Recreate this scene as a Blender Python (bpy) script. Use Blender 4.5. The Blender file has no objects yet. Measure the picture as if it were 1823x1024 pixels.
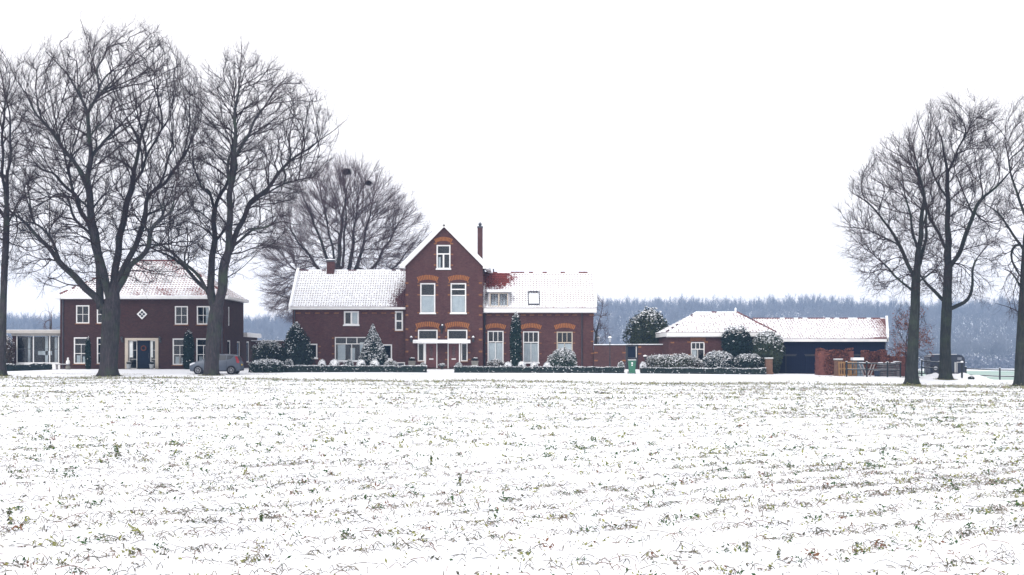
import bpy, bmesh, math, random
import numpy as np
from mathutils import Vector, Matrix
random.seed(7); RNG = np.random.default_rng(7)
PI = math.pi
scene = bpy.context.scene
COL = scene.collection

# ------------------------------------------------------------------ measuring
F, CXP, HYP, CZ = 2500.0, 911.5, 632.0, 1.2      # focal length in photo pixels, principal column, horizon row, eye height
def X(px, Y): return (px - CXP) * Y / F
def Z(py, Y): return CZ + (HYP - py) * Y / F
def S(Y): return Y / F

def lerpk(x, keys):
    xs = [k[0] for k in keys]; ys = [k[1] for k in keys]
    return np.interp(x, xs, ys)
def gz(x, y):
    """height of the terrain"""
    x = np.asarray(x, float); y = np.asarray(y, float)
    e = lerpk(x, [(-60, -.30), (-35, -.36), (35, -.98), (60, -1.1)])
    a = lerpk(x, [(-35, -.30), (0, -.38), (28, -.50), (40, -.72), (60, -.95)])
    b = lerpk(x, [(-30, -.10), (0, -.16), (20, -.30), (32, -.44), (37, -.88), (50, -1.05)])
    c = lerpk(x, [(10, 0.0), (24, -.34), (33, -.55), (38, -1.1)])
    hill = lerpk(x, [(-420, 10), (-300, 13), (-215, 14), (-150, 15), (0, 21), (60, 25), (180, 25), (230, 21), (320, 24), (450, 26)])
    z = np.where(y < 97, e, 0)
    t = np.clip((y - 97) / 7, 0, 1); z = np.where((y >= 97) & (y < 104), e + (a - e) * t * t * (3 - 2 * t), z)
    t = np.clip((y - 104) / 8, 0, 1); z = np.where((y >= 104) & (y < 112), a + (b - a) * t, z)
    t = np.clip((y - 112) / 5, 0, 1); z = np.where((y >= 112) & (y < 117), b + (c - b) * t, z)
    z = np.where((y >= 117) & (y < 135), c, z)
    t = np.clip((y - 135) / 460, 0, 1); z = np.where((y >= 135) & (y < 600), c + (-4.6 - c) * t, z)
    t = np.clip((y - 600) / 330, 0, 1); z = np.where(y >= 595, -4.6 + (hill + 4.6) * t * t * (3 - 2 * t), z)
    return z
def G(x, y): return float(gz(x, y))

# ------------------------------------------------------------------ materials
MATS = {}
def nodes_of(name):
    m = bpy.data.materials.new(name); m.use_nodes = True
    nt = m.node_tree; b = nt.nodes['Principled BSDF']
    return m, nt, b
def N(nt, t, **kw):
    n = nt.nodes.new(t)
    for k, v in kw.items():
        if k in n.inputs: n.inputs[k].default_value = v
        else: setattr(n, k, v)
    return n
def mixc(nt, fac, a, b):
    m = nt.nodes.new('ShaderNodeMix'); m.data_type = 'RGBA'
    for s, v in ((m.inputs[0], fac), (m.inputs[6], a), (m.inputs[7], b)):
        if isinstance(v, bpy.types.NodeSocket): nt.links.new(v, s)
        elif isinstance(v, (int, float)): s.default_value = v
        else: s.default_value = (*v, 1) if len(v) == 3 else v
    return m.outputs[2]
def noise(nt, scale, detail=3, rough=.55, vec=None):
    n = N(nt, 'ShaderNodeTexNoise', Scale=scale, Detail=detail, Roughness=rough)
    if vec is None:
        tc = nt.nodes.new('ShaderNodeTexCoord'); vec = tc.outputs['Object']
    nt.links.new(vec, n.inputs['Vector']); return n.outputs['Fac']
def ramp(nt, fac, p0, p1):
    r = nt.nodes.new('ShaderNodeMapRange'); r.inputs[1].default_value = p0; r.inputs[2].default_value = p1
    nt.links.new(fac, r.inputs[0]); return r.outputs[0]
def bump(nt, b, h, strength=.3, dist=.02):
    n = N(nt, 'ShaderNodeBump', Strength=strength, Distance=dist)
    nt.links.new(h, n.inputs['Height']); nt.links.new(n.outputs[0], b.inputs['Normal'])
def mat(name, c1, c2=None, scale=3.0, rough=.7, metal=0, bmp=0, bscale=30, spec=.5):
    if name in MATS: return MATS[name]
    m, nt, b = nodes_of(name)
    c2 = c2 or tuple(v * .8 for v in c1)
    f = ramp(nt, noise(nt, scale), .35, .65)
    nt.links.new(mixc(nt, f, c1, c2), b.inputs['Base Color'])
    b.inputs['Roughness'].default_value = rough; b.inputs['Metallic'].default_value = metal
    b.inputs['Specular IOR Level'].default_value = spec if rough < .6 else min(spec, .12)
    if bmp: bump(nt, b, noise(nt, bscale), bmp)
    MATS[name] = m; return m
SNOWC = (.86, .88, .91)
def snowy(name, c1, c2, scale, th0, th1, rough=.85, bscale=8, nscale=2.2, bmp=.5):
    """a surface on which snow has settled where it faces up"""
    if name in MATS: return MATS[name]
    m, nt, b = nodes_of(name)
    base = mixc(nt, ramp(nt, noise(nt, scale), .35, .65), c1, c2)
    tcb = nt.nodes.new('ShaderNodeTexCoord'); mpb = N(nt, 'ShaderNodeMapping'); mpb.inputs['Scale'].default_value = (1, 1, .18); nt.links.new(tcb.outputs['Object'], mpb.inputs[0])
    base = mixc(nt, ramp(nt, noise(nt, 9, 4, .7, mpb.outputs[0]), .45, .75), base, tuple(v * 1.9 for v in c1)); base = mixc(nt, ramp(nt, noise(nt, .8, 4, .6), .5, .72), base, (.045, .058, .040))
    g = nt.nodes.new('ShaderNodeNewGeometry'); sx = nt.nodes.new('ShaderNodeSeparateXYZ')
    nt.links.new(g.outputs['True Normal'], sx.inputs[0])
    a = N(nt, 'ShaderNodeMath', operation='MULTIPLY_ADD'); nt.links.new(noise(nt, nscale), a.inputs[0]); a.inputs[1].default_value = .9
    nt.links.new(sx.outputs['Z'], a.inputs[2])
    f = ramp(nt, a.outputs[0], th0 + .45, th1 + .45)
    nt.links.new(mixc(nt, f, base, SNOWC), b.inputs['Base Color'])
    b.inputs['Roughness'].default_value = rough; b.inputs['Specular IOR Level'].default_value = .06
    bump(nt, b, noise(nt, bscale, 4, .6, mpb.outputs[0]), bmp, .06)
    MATS[name] = m; return m
def brick(name, c1, c2, mortar, var=(.9, .8, .85)):
    m, nt, b = nodes_of(name)
    tc = nt.nodes.new('ShaderNodeTexCoord'); sp = nt.nodes.new('ShaderNodeSeparateXYZ'); nt.links.new(tc.outputs['Object'], sp.inputs[0])
    ad = N(nt, 'ShaderNodeMath', operation='ADD'); nt.links.new(sp.outputs['X'], ad.inputs[0]); nt.links.new(sp.outputs['Y'], ad.inputs[1])
    cb = nt.nodes.new('ShaderNodeCombineXYZ'); nt.links.new(ad.outputs[0], cb.inputs['X']); nt.links.new(sp.outputs['Z'], cb.inputs['Y'])
    t = nt.nodes.new('ShaderNodeTexBrick'); nt.links.new(cb.outputs[0], t.inputs['Vector'])
    t.inputs['Color1'].default_value = (*c1, 1); t.inputs['Color2'].default_value = (*c2, 1); t.inputs['Mortar'].default_value = (*mortar, 1)
    t.inputs['Scale'].default_value = 1; t.inputs['Brick Width'].default_value = .22; t.inputs['Row Height'].default_value = .065; t.inputs['Mortar Size'].default_value = .008
    w = mixc(nt, ramp(nt, noise(nt, .9, 5, .65), .35, .7), (1, 1, 1), var)
    mm = nt.nodes.new('ShaderNodeMix'); mm.data_type = 'RGBA'; mm.blend_type = 'MULTIPLY'; mm.inputs[0].default_value = 1
    nt.links.new(t.outputs['Color'], mm.inputs[6]); nt.links.new(w, mm.inputs[7])
    w2 = mixc(nt, ramp(nt, noise(nt, 7, 3, .6), .3, .7), (1.12, 1.1, 1.08), (.82, .82, .84))
    m2 = nt.nodes.new('ShaderNodeMix'); m2.data_type = 'RGBA'; m2.blend_type = 'MULTIPLY'; m2.inputs[0].default_value = 1
    nt.links.new(mm.outputs[2], m2.inputs[6]); nt.links.new(w2, m2.inputs[7])
    nt.links.new(m2.outputs[2], b.inputs['Base Color']); b.inputs['Roughness'].default_value = .9; b.inputs['Specular IOR Level'].default_value = .08
    MATS[name] = m; return m
def tile_mat(name, c1, c2):
    """clay tile that still shows where the snow is thin ('bare' is how thin it lies)"""
    m, nt, b = nodes_of(name)
    base = mixc(nt, ramp(nt, noise(nt, 2.5, 4), .35, .65), c1, c2)
    at = nt.nodes.new('ShaderNodeAttribute'); at.attribute_name = 'bare'
    n1 = noise(nt, 6, 4, .65)
    sb = N(nt, 'ShaderNodeMath', operation='SUBTRACT'); nt.links.new(at.outputs['Fac'], sb.inputs[0]); nt.links.new(n1, sb.inputs[1])
    f = ramp(nt, sb.outputs[0], -.06, .06)
    nt.links.new(mixc(nt, f, SNOWC, base), b.inputs['Base Color']); b.inputs['Roughness'].default_value = .8; b.inputs['Specular IOR Level'].default_value = .3
    MATS[name] = m; return m
def glass_mat(name, tint=(.90, .93, .95)):
    m = bpy.data.materials.new(name); m.use_nodes = True; nt = m.node_tree; nt.nodes.clear()
    o = nt.nodes.new('ShaderNodeOutputMaterial'); mx = nt.nodes.new('ShaderNodeMixShader')
    tr = N(nt, 'ShaderNodeBsdfTransparent'); tr.inputs[0].default_value = (*tint, 1)
    gl = N(nt, 'ShaderNodeBsdfGlossy'); gl.inputs['Roughness'].default_value = .03
    lw = N(nt, 'ShaderNodeFresnel'); lw.inputs[0].default_value = 1.42
    tc = nt.nodes.new('ShaderNodeTexCoord')
    bp = N(nt, 'ShaderNodeBump', Strength=.08, Distance=.05); nt.links.new(noise(nt, 1.3, 1), bp.inputs['Height']); nt.links.new(bp.outputs[0], gl.inputs['Normal'])
    nt.links.new(lw.outputs[0], mx.inputs[0]); nt.links.new(tr.outputs[0], mx.inputs[1]); nt.links.new(gl.outputs[0], mx.inputs[2]); nt.links.new(mx.outputs[0], o.inputs[0])
    MATS[name] = m; return m

M_snow = mat('snow', SNOWC, (.80, .83, .88), 1.2, .8, bmp=.25, bscale=14, spec=.2)
M_white = mat('white_paint', (.78, .78, .78), (.68, .69, .70), 2, .45)
M_cream = mat('cream_paint', (.48, .42, .345), (.42, .37, .31), 2, .5)
M_brickA = brick('aubergine_brick', (.094, .042, .041), (.064, .029, .032), (.105, .072, .068))
M_brickB = brick('dark_brown_brick', (.062, .030, .028), (.040, .021, .022), (.06, .042, .04))
M_brickC = brick('garden_wall_brick', (.10, .05, .048), (.07, .036, .04), (.10, .075, .07))
M_yell = mat('ochre_brick', (.35, .145, .055), (.26, .095, .04), 9, .85)
M_pale = mat('pale_ochre_brick', (.26, .125, .06), (.17, .075, .042), 6, .85)
M_tile = tile_mat('red_clay_tile', (.20, .035, .03), (.13, .03, .03))
M_tiled = tile_mat('dark_clay_tile', (.10, .03, .035), (.07, .03, .04))
M_edge = mat('tile_edge_and_shadow_line', (.13, .07, .075), (.08, .055, .07), 5, .85)  # exposed tile edges, also the painted shadow strips above the gutters
M_edger = mat('red_tile_edge', (.17, .055, .05), (.12, .045, .045), 5, .85)
M_edgev = mat('bright_red_tile_edge', (.27, .075, .065), (.19, .06, .055), 5, .85)
M_edgec = mat('dusty_tile_edge', (.26, .15, .15), (.18, .11, .12), 5, .85)
M_glass = glass_mat('window_glass')
M_curt = mat('net_curtain', (.88, .90, .90), (.76, .80, .82), 3, .9)
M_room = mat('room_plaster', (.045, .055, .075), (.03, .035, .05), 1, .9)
M_pipe = mat('painted_downpipe', (.02, .022, .032), (.03, .03, .04), 2, .5)
M_door = mat('red_brown_door_paint', (.115, .028, .03), (.085, .022, .026), 3, .5)
M_navy = mat('navy_door_paint', (.009, .016, .034), (.007, .012, .026), 2, .8)
M_barn = None
M_iron = mat('black_iron', (.014, .016, .024), (.022, .024, .03), 3, .5)
M_lead = mat('lead_flashing', (.05, .055, .07), (.08, .085, .1), 3, .6)
M_stone = mat('weathered_stone', (.22, .21, .19), (.15, .15, .14), 4, .9, bmp=.3)
M_wood = mat('bare_timber', (.30, .18, .085), (.20, .12, .06), 3, .8)
M_gwood = mat('grey_timber', (.15, .14, .15), (.10, .095, .105), 3, .85)
M_dwood = mat('dark_fence_timber', (.022, .028, .034), (.035, .04, .045), 3, .85)
M_bin = mat('green_bin_plastic', (.022, .13, .08), (.018, .11, .068), 2, .45)
M_label = mat('white_sticker', (.75, .75, .75), (.7, .7, .7), 2, .5)
def plank_mat():
    m, nt, b = nodes_of('navy_barn_boards')
    tc = nt.nodes.new('ShaderNodeTexCoord'); w = N(nt, 'ShaderNodeTexWave', Scale=2.2, Distortion=.0)
    nt.links.new(tc.outputs['Object'], w.inputs['Vector'])
    c = mixc(nt, ramp(nt, w.outputs['Fac'], .0, .12), (.003, .005, .014), (.006, .010, .030))
    c2 = mixc(nt, ramp(nt, noise(nt, 1.1, 4), .4, .7), (1, 1, 1), (.72, .78, .85))
    mm = nt.nodes.new('ShaderNodeMix'); mm.data_type = 'RGBA'; mm.blend_type = 'MULTIPLY'; mm.inputs[0].default_value = 1
    nt.links.new(c, mm.inputs[6]); nt.links.new(c2, mm.inputs[7]); nt.links.new(mm.outputs[2], b.inputs['Base Color'])
    b.inputs['Roughness'].default_value = .8; b.inputs['Specular IOR Level'].default_value = .1; MATS['navy_barn_boards'] = m; return m
M_barn = plank_mat()

# ------------------------------------------------------------------ mesh building
ORG = {}
class MB:
    def __init__(s): s.v = []; s.f = []; s.m = []; s.mats = []; s.attr = None
    def mi(s, m):
        if m not in s.mats: s.mats.append(m)
        return s.mats.index(m)
    def poly(s, pts, m):
        i = len(s.v); s.v += [tuple(p) for p in pts]; s.f.append(tuple(range(i, i + len(pts)))); s.m.append(s.mi(m))
    def box(s, x0, x1, y0, y1, z0, z1, m, fr=None):
        c = [(x0, y0, z0), (x1, y0, z0), (x1, y1, z0), (x0, y1, z0), (x0, y0, z1), (x1, y0, z1), (x1, y1, z1), (x0, y1, z1)]
        if fr: c = [fr(*p) for p in c]
        i = len(s.v); s.v += c; k = s.mi(m)
        for q in ((0, 3, 2, 1), (4, 5, 6, 7), (0, 1, 5, 4), (1, 2, 6, 5), (2, 3, 7, 6), (3, 0, 4, 7)):
            s.f.append(tuple(i + a for a in q)); s.m.append(k)
    def prism(s, poly2, d0, d1, m, fr):
        """polygon in (a,b) extruded along the third local axis; fr(a, d, b)"""
        n = len(poly2); i = len(s.v); k = s.mi(m)
        s.v += [fr(a, d0, b) for a, b in poly2] + [fr(a, d1, b) for a, b in poly2]
        s.f.append(tuple(range(i, i + n))); s.m.append(k)
        s.f.append(tuple(range(i + 2 * n - 1, i + n - 1, -1))); s.m.append(k)
        for j in range(n):
            s.f.append((i + j, i + n + j, i + n + (j + 1) % n, i + (j + 1) % n)); s.m.append(k)
    def tube(s, pts, rad, m, n=8, cap=True):
        pts = [Vector(p) for p in pts]; k = s.mi(m); rings = []
        if not hasattr(rad, '__len__'): rad = [rad] * len(pts)
        up = None
        for j, p in enumerate(pts):
            d = (pts[min(j + 1, len(pts) - 1)] - pts[max(j - 1, 0)]).normalized()
            if up is None: up = Vector((0, 0, 1)) if abs(d.z) < .9 else Vector((0, 1, 0))
            a = d.cross(up).normalized(); b2 = a.cross(d).normalized(); up = b2
            i = len(s.v)
            for q in range(n):
                t = 2 * PI * q / n; s.v.append(tuple(p + (a * math.cos(t) + b2 * math.sin(t)) * rad[j]))
            rings.append(i)
        for a, b2 in zip(rings, rings[1:]):
            for q in range(n):
                s.f.append((a + q, a + (q + 1) % n, b2 + (q + 1) % n, b2 + q)); s.m.append(k)
        if cap:
            s.f.append(tuple(rings[0] + q for q in range(n))); s.m.append(k)
            s.f.append(tuple(rings[-1] + q for q in reversed(range(n)))); s.m.append(k)
    def lathe(s, c, prof, m, n=12):
        """prof: list of (radius, z)"""
        s.tube([(c[0], c[1], c[2] + z) for r, z in prof], [max(r, .001) for r, z in prof], m, n)
    def raw(s, v, f, m):
        i = len(s.v); k = s.mi(m); s.v += [tuple(p) for p in v]; s.f += [tuple(a + i for a in q) for q in f]; s.m += [k] * len(f)
    def build(s, name, parent=None, org=None, smooth=False, fix=True):
        if parent is not None: org = ORG[parent.name]
        if org is None: org = (0, 0, 0)
        me = bpy.data.meshes.new(name)
        v = np.array(s.v, dtype=np.float64) - np.array(org)
        me.from_pydata(v.tolist(), [], s.f)
        for m in s.mats: me.materials.append(m)
        me.polygons.foreach_set('material_index', s.m)
        if smooth: me.polygons.foreach_set('use_smooth', [True] * len(s.f))
        if s.attr is not None:
            a = me.attributes.new('bare', 'FLOAT', 'POINT'); a.data.foreach_set('value', s.attr)
        if fix:
            bm = bmesh.new(); bm.from_mesh(me); bmesh.ops.recalc_face_normals(bm, faces=bm.faces); bm.to_mesh(me); bm.free()
        me.update()
        o = bpy.data.objects.new(name, me); COL.objects.link(o)
        if parent is not None: o.parent = parent
        else: o.location = org
        ORG[o.name] = tuple(org)
        return o
def mesh_np(name, V, FQ, mats, midx=None, parent=None, org=(0, 0, 0), smooth=False):
    """fast mesh from numpy vertex and face arrays"""
    if parent is not None: org = ORG[parent.name]
    me = bpy.data.meshes.new(name); k = FQ.shape[1]
    me.vertices.add(len(V)); me.vertices.foreach_set('co', (V - np.array(org)).astype(np.float32).ravel())
    me.loops.add(FQ.size); me.loops.foreach_set('vertex_index', FQ.astype(np.int32).ravel())
    me.polygons.add(len(FQ)); me.polygons.foreach_set('loop_start', np.arange(0, FQ.size, k, dtype=np.int32))
    for m in mats: me.materials.append(m)
    if midx is not None: me.polygons.foreach_set('material_index', midx.astype(np.int32))
    if smooth: me.polygons.foreach_set('use_smooth', np.ones(len(FQ), bool))
    me.update(calc_edges=True)
    o = bpy.data.objects.new(name, me); COL.objects.link(o)
    if parent is not None: o.parent = parent
    else: o.location = org
    ORG[o.name] = tuple(org)
    return o
def tag(o, label=None, cat=None, group=None, kind=None):
    if label: o['label'] = label
    if cat: o['category'] = cat
    if group: o['group'] = group
    if kind: o['kind'] = kind
    return o
def thing(name, loc, label, cat, group=None):
    o = bpy.data.objects.new(name, None); o.empty_display_size = .3; COL.objects.link(o); o.location = loc
    ORG[o.name] = tuple(loc); return tag(o, label, cat, group)

# frames: local (u along the wall, d outwards from the wall, z up)
def front(Y): return lambda u, d, z: (u, Y - d, z)
def right_side(Xw): return lambda u, d, z: (Xw + d, u, z)

def wall_face(mb, fr, u0, u1, z0, z1, ops, m, reveal=.12, top=None):
    """a wall face with real openings; top(u) cuts it to a gable"""
    us = sorted({u0, u1} | {a for o in ops for a in (o[0], o[2])} | ({(u0 + u1) / 2} if top else set()))
    zs = sorted({z0, z1} | {a for o in ops for a in (o[1], o[3])})
    for a, b in zip(us, us[1:]):
        for c, d in zip(zs, zs[1:]):
            uc, zc = (a + b) / 2, (c + d) / 2
            if any(o[0] < uc < o[2] and o[1] < zc < o[3] for o in ops): continue
            if top is None: mb.poly([fr(a, 0, c), fr(b, 0, c), fr(b, 0, d), fr(a, 0, d)], m)
            else:
                # clip the cell under the gable line
                pts = [(a, c), (b, c), (b, d), (a, d)]; out = []
                for i in range(4):
                    p, q = pts[i], pts[(i + 1) % 4]; fp, fq = top(p[0]) - p[1], top(q[0]) - q[1]
                    if fp >= 0: out.append(p)
                    if fp * fq < 0:
                        t = fp / (fp - fq); out.append((p[0] + (q[0] - p[0]) * t, p[1] + (q[1] - p[1]) * t))
                if len(out) >= 3: mb.poly([fr(p, 0, q) for p, q in out], m)
    for (a, c, b, d) in ops:
        r = -reveal
        mb.poly([fr(a, 0, c), fr(a, r, c), fr(a, r, d), fr(a, 0, d)], m); mb.poly([fr(b, 0, c), fr(b, 0, d), fr(b, r, d), fr(b, r, c)], m)
        mb.poly([fr(a, 0, d), fr(a, r, d), fr(b, r, d), fr(b, 0, d)], m); mb.poly([fr(a, 0, c), fr(b, 0, c), fr(b, r, c), fr(a, r, c)], m)

def window(root, fr, op, rows, m=None, fw=.075, bar=.04, curtain=None, sill='snow', tran=.07, depth=-.05, name='window', label=None):
    """rows: from the top, (share of height, number of lights). curtain: (u share 0..1, top share) list"""
    m = m or M_white
    a, c, b, d = op; f0, f1 = depth - .05, depth + .012
    mb = MB(); g = MB(); sb = MB()
    mb.box(a, a + fw, f0, f1, c, d, m, fr); mb.box(b - fw, b, f0, f1, c, d, m, fr)
    mb.box(a + fw, b - fw, f0, f1, d - fw, d, m, fr); mb.box(a + fw, b - fw, f0, f1, c, c + fw, m, fr)
    iu0, iu1, iz0, iz1 = a + fw, b - fw, c + fw, d - fw
    tot = sum(r[0] for r in rows); z = iz1
    for i, (sh, n) in enumerate(rows):
        h = (iz1 - iz0) * sh / tot; zt, zb = z, z - h
        if i > 0: mb.box(iu0, iu1, f0, f1 - .002, zt - tran / 2, zt + tran / 2, m, fr)
        lo = zb + (tran / 2 if i < len(rows) - 1 else 0); hi = zt - (tran / 2 if i else 0)
        for j in range(1, n):
            u = iu0 + (iu1 - iu0) * j / n; mb.box(u - bar / 2, u + bar / 2, f0 + .005, f1 - .004, lo, hi, m, fr)
        z = zb
    w = mb.build(name, root)
    if label: w['label'] = label
    g.box(iu0 - .01, iu1 + .01, depth - .035, depth - .028, iz0 - .01, iz1 + .01, M_glass, fr); g.build('pane', w)
    # the room one looks into: a shallow dim box behind the pane
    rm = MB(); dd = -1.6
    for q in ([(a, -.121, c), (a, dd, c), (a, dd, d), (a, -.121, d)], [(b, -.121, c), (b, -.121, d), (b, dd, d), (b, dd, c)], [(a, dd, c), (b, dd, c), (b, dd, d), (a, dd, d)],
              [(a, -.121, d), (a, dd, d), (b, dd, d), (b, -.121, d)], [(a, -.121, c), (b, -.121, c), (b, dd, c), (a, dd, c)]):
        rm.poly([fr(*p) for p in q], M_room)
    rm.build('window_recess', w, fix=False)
    if curtain:
        cm = MB()
        for (s0, s1, t0, t1) in curtain:
            n = max(6, int((iu1 - iu0) * (s1 - s0) / .05)); v = []; fcs = []
            for j in range(n + 1):
                u = iu0 + (iu1 - iu0) * (s0 + (s1 - s0) * j / n); dp = -.15 + .025 * (1 if j % 2 else -1) + random.uniform(-.008, .008)
                for t in (t0, t1): v.append(fr(u, dp, iz0 + (iz1 - iz0) * t))
            for j in range(n): fcs.append((2 * j, 2 * j + 2, 2 * j + 3, 2 * j + 1))
            cm.raw(v, fcs, M_curt)
        cm.build('curtain', w, fix=False)
    if sill:
        sb.box(a - .06, b + .06, -.02, .09, c - .07, c - .002, m if sill != 'brick' else M_pale, fr)
        if sill == 'snow': sb.box(a - .05, b + .05, -.01, .085, c, c + .045, M_snow, fr)
        sb.build('sill', w)
    return w

def arch(mb, fr, u0, u1, zb, th, rise, m, n=13, d=.03):
    """segmental arch of brick voussoirs, a joint between each"""
    w = u1 - u0; R = (w * w / 4 + rise * rise) / (2 * rise); uc = (u0 + u1) / 2; zc = zb + rise - R
    a0 = math.asin(w / 2 / R)
    for i in range(n):
        t0 = -a0 + 2 * a0 * (i + .16) / n; t1 = -a0 + 2 * a0 * (i + .84) / n
        R0 = R; R1 = R + th * (1 if i % 2 else .97)
        p = [(uc + math.sin(t0) * R0, zc + math.cos(t0) * R0), (uc + math.sin(t1) * R0, zc + math.cos(t1) * R0),
             (uc + math.sin(t1) * R1, zc + math.cos(t1) * R1), (uc + math.sin(t0) * R1, zc + math.cos(t0) * R1)]
        mb.prism(p, .002, d, m, fr)

def pantiles(c_el, c_er, c_rl, c_rr, bare, mtile=None, medge=None, tw=.24, th=.27, edge_p=.9, lift=.065):
    """pantiled slope between eave-left, eave-right, ridge-left and ridge-right corners; bare(s, t) -> 0..1 thin snow"""
    mtile = mtile or M_tile; medge = medge or M_edge
    el, er, rl, rr = map(Vector, (c_el, c_er, c_rl, c_rr))
    ax = (er - el).normalized(); L = (er - el).length
    up = rl - el; up = up - ax * up.dot(ax); H = up.length; upn = up.normalized()
    nor = ax.cross(upn).normalized();
    if nor.z < 0: nor = -nor
    l1 = (rl - el).dot(ax); r1 = (rr - el).dot(ax)
    rows = max(3, round(H / th)); mb = MB(); attr = []; half = tw / 4
    for i in range(rows):
        v0, v1 = i / rows, (i + 1) / rows
        lo0, hi0 = l1 * v0, L + (r1 - L) * v0; lo1, hi1 = l1 * v1, L + (r1 - L) * v1
        k0 = math.floor(min(lo0, lo1) / half); k1 = math.ceil(max(hi0, hi1) / half)
        prev = None
        for k in range(k0, k1 + 1):
            u = k * half; ph = (k % 4) * PI / 2
            ripple = .022 * math.cos(ph)
            a = min(max(u, lo0), hi0); b = min(max(u, lo1), hi1)
            pb = el + ax * a + upn * (H * v0) + nor * (lift + ripple); pbl = el + ax * a + upn * (H * v0 - .012) + nor * (ripple * .9 - .012)
            pt = el + ax * b + upn * (H * v1) + nor * (ripple)
            bv = bare(a / L, v0); bt = bare(b / L, v1)
            idx = len(mb.v); mb.v += [tuple(pbl), tuple(pb), tuple(pt)]; attr += [bv, bv, bt]
            if prev is not None:
                mb.f.append((prev[0] + 1, idx + 1, idx + 2, prev[0] + 2)); mb.m.append(mb.mi(mtile))
                crest = (k % 4) in (0, 1)
                dark = crest and random.random() < edge_p or bv > .62
                mb.f.append((prev[0], idx, idx + 1, prev[0] + 1)); mb.m.append(mb.mi(medge if dark else M_snow))
            prev = (idx,)
    mb.attr = attr
    return mb
def ridge(mb, p, q, r, m, m2=None, n=None):
    p, q = Vector(p), Vector(q); L = (q - p).length; n = n or max(2, int(L / .38)); d = (q - p) / n
    for i in range(n):
        mm = m if (m2 is None or random.random() < .6) else m2
        a = p + d * i; mb.tube([a, a + d * .97], [r, r * .86], mm, 8)

def merge_into(dst, src):
    """brick pattern belongs to the wall it is laid in: fold its faces into the wall's mesh"""
    bm = bmesh.new(); bm.from_mesh(dst.data); n = len(bm.faces); k0 = len(dst.data.materials); ms = list(src.data.materials)
    bm.from_mesh(src.data); bm.faces.ensure_lookup_table()
    for f in bm.faces[n:]: f.material_index += k0
    for m in ms: dst.data.materials.append(m)
    bm.to_mesh(dst.data); bm.free(); bpy.data.objects.remove(src)
# ================================================================== MAIN FARMHOUSE
YH = 119.0; YG = 118.3
def op(px0, py0, px1, py1, Y): return (X(px0, Y), Z(py1, Y), X(px1, Y), Z(py0, Y))
fh = thing('farmhouse', (X(790, YG), YG, -.02), 'large aubergine brick farmhouse with a tall central gable and snowy tiled side wings', 'house')
frH, frG = front(YH), front(YG)
NC = [(0, 1, .0, .60)]          # net curtain over the lower sash
# --- left wing
xl0, xl1 = X(521, YH), X(722, YH); ze = Z(551, YH); yb = 127.2; yr = 123.1; zr = Z(482, yr)
wl = [op(612, 554, 639, 579, YH), op(703, 554, 717.5, 589, YH), op(596, 600, 656, 643, YH), op(547, 612, 565, 638, YH), op(672, 613, 698, 640, YH)]
mb = MB(); wall_face(mb, frH, xl0, xl1, -.3, ze, wl, M_brickA)
mb.poly([(xl0, YH, -.3), (xl0, yb, -.3), (xl0, yb, ze), (xl0, yr, zr - .1), (xl0, YH, ze)], M_brickA)
mb.poly([(xl0, yb, -.3), (xl1, yb, -.3), (xl1, yb, ze), (xl0, yb, ze)], M_brickA)
w_l = mb.build('wall', fh, fix=False)
window(fh, frH, wl[0], [(1, 2)], fw=.13, bar=.14, label='small white twin window under the left eave', curtain=[(.55, 1, 0, 1)])
window(fh, frH, wl[1], [(1, 1), (1, 1)], fw=.13, tran=.12, sill='brick')
window(fh, frH, wl[2], [(.27, 3), (.73, 2)], fw=.08, bar=.06, curtain=[(.05, .3, 0, .7), (.45, .6, 0, .55), (.75, 1, .0, .8)], label='wide white living room window')
window(fh, frH, wl[3], [(1, 1)], fw=.11)
window(fh, frH, wl[4], [(1, 1)], fw=.11)
# light bricks: cog course under the eave and quoin blocks
mb = MB()
def block(fr, px, py, w, h, Y, d=.012): mb.box(X(px, Y) - w / 2, X(px, Y) + w / 2, .001, d, Z(py, Y) - h / 2, Z(py, Y) + h / 2, M_pale, fr)
for k in range(12):
    px = 531 + k * 16.9
    if 608 < px < 643 or 700 < px < 720: continue
    block(frH, px, 557.5, .42, .09, YH)
for py in (602, 616, 630, 641): block(frH, 593, py, .2, .09, YH)
for py in (600, 614, 628): block(frH, 660, py, .2, .09, YH)
for py in (566, 586): block(frH, 700.5, py, .16, .08, YH)
for py in (617, 628, 639): block(frH, 569, py, .2, .08, YH)
merge_into(w_l, mb.build('light_brick_accents', fh))
# basement light
ob = (X(707, YH), Z(654, YH), X(721, YH), Z(645, YH)); mb = MB(); mb.box(*[ob[0], ob[2]], .001, .05, ob[1], ob[3], M_white, frH); mb.box(ob[0] + .09, ob[2] - .09, .05, .055, ob[1] + .08, ob[3] - .08, M_lead, frH); mb.build('cellar_window', fh)
# roof of the left wing
yo = YH - .38; zo = ze - .30 + .22
ov = .12
def bareL(s, t):
    b = .05 + .50 * max(0, (s - .60) / .4) ** 1.6 * (1 - .35 * t)
    if s > .80: b += .28 * (s - .80) / .2 * max(0, 1 - abs(t - .22) * 2.2)
    return b + .09
sl = (zr - (ze + .12)) / (yr - yo)
mb = pantiles((xl0 - ov, yo, ze + .12), (xl1, yo, ze + .12), (xl0 - ov, yr, zr), (xl1, yr, zr), bareL, M_tiled, M_edge, tw=.21, th=.26, edge_p=.82)
rf = mb.build('roof', fh, fix=False, smooth=False)
mb = MB(); mb.poly([(xl0 - ov, yo, ze + .06), (xl1, yo, ze + .06), (xl1, yr, zr - .08), (xl0 - ov, yr, zr - .08)], M_gwood)
mb.poly([(xl0 - ov, yr, zr), (xl1, yr, zr), (xl1, yb + .4, ze + .12), (xl0 - ov, yb + .4, ze + .12)], M_snow)
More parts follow.
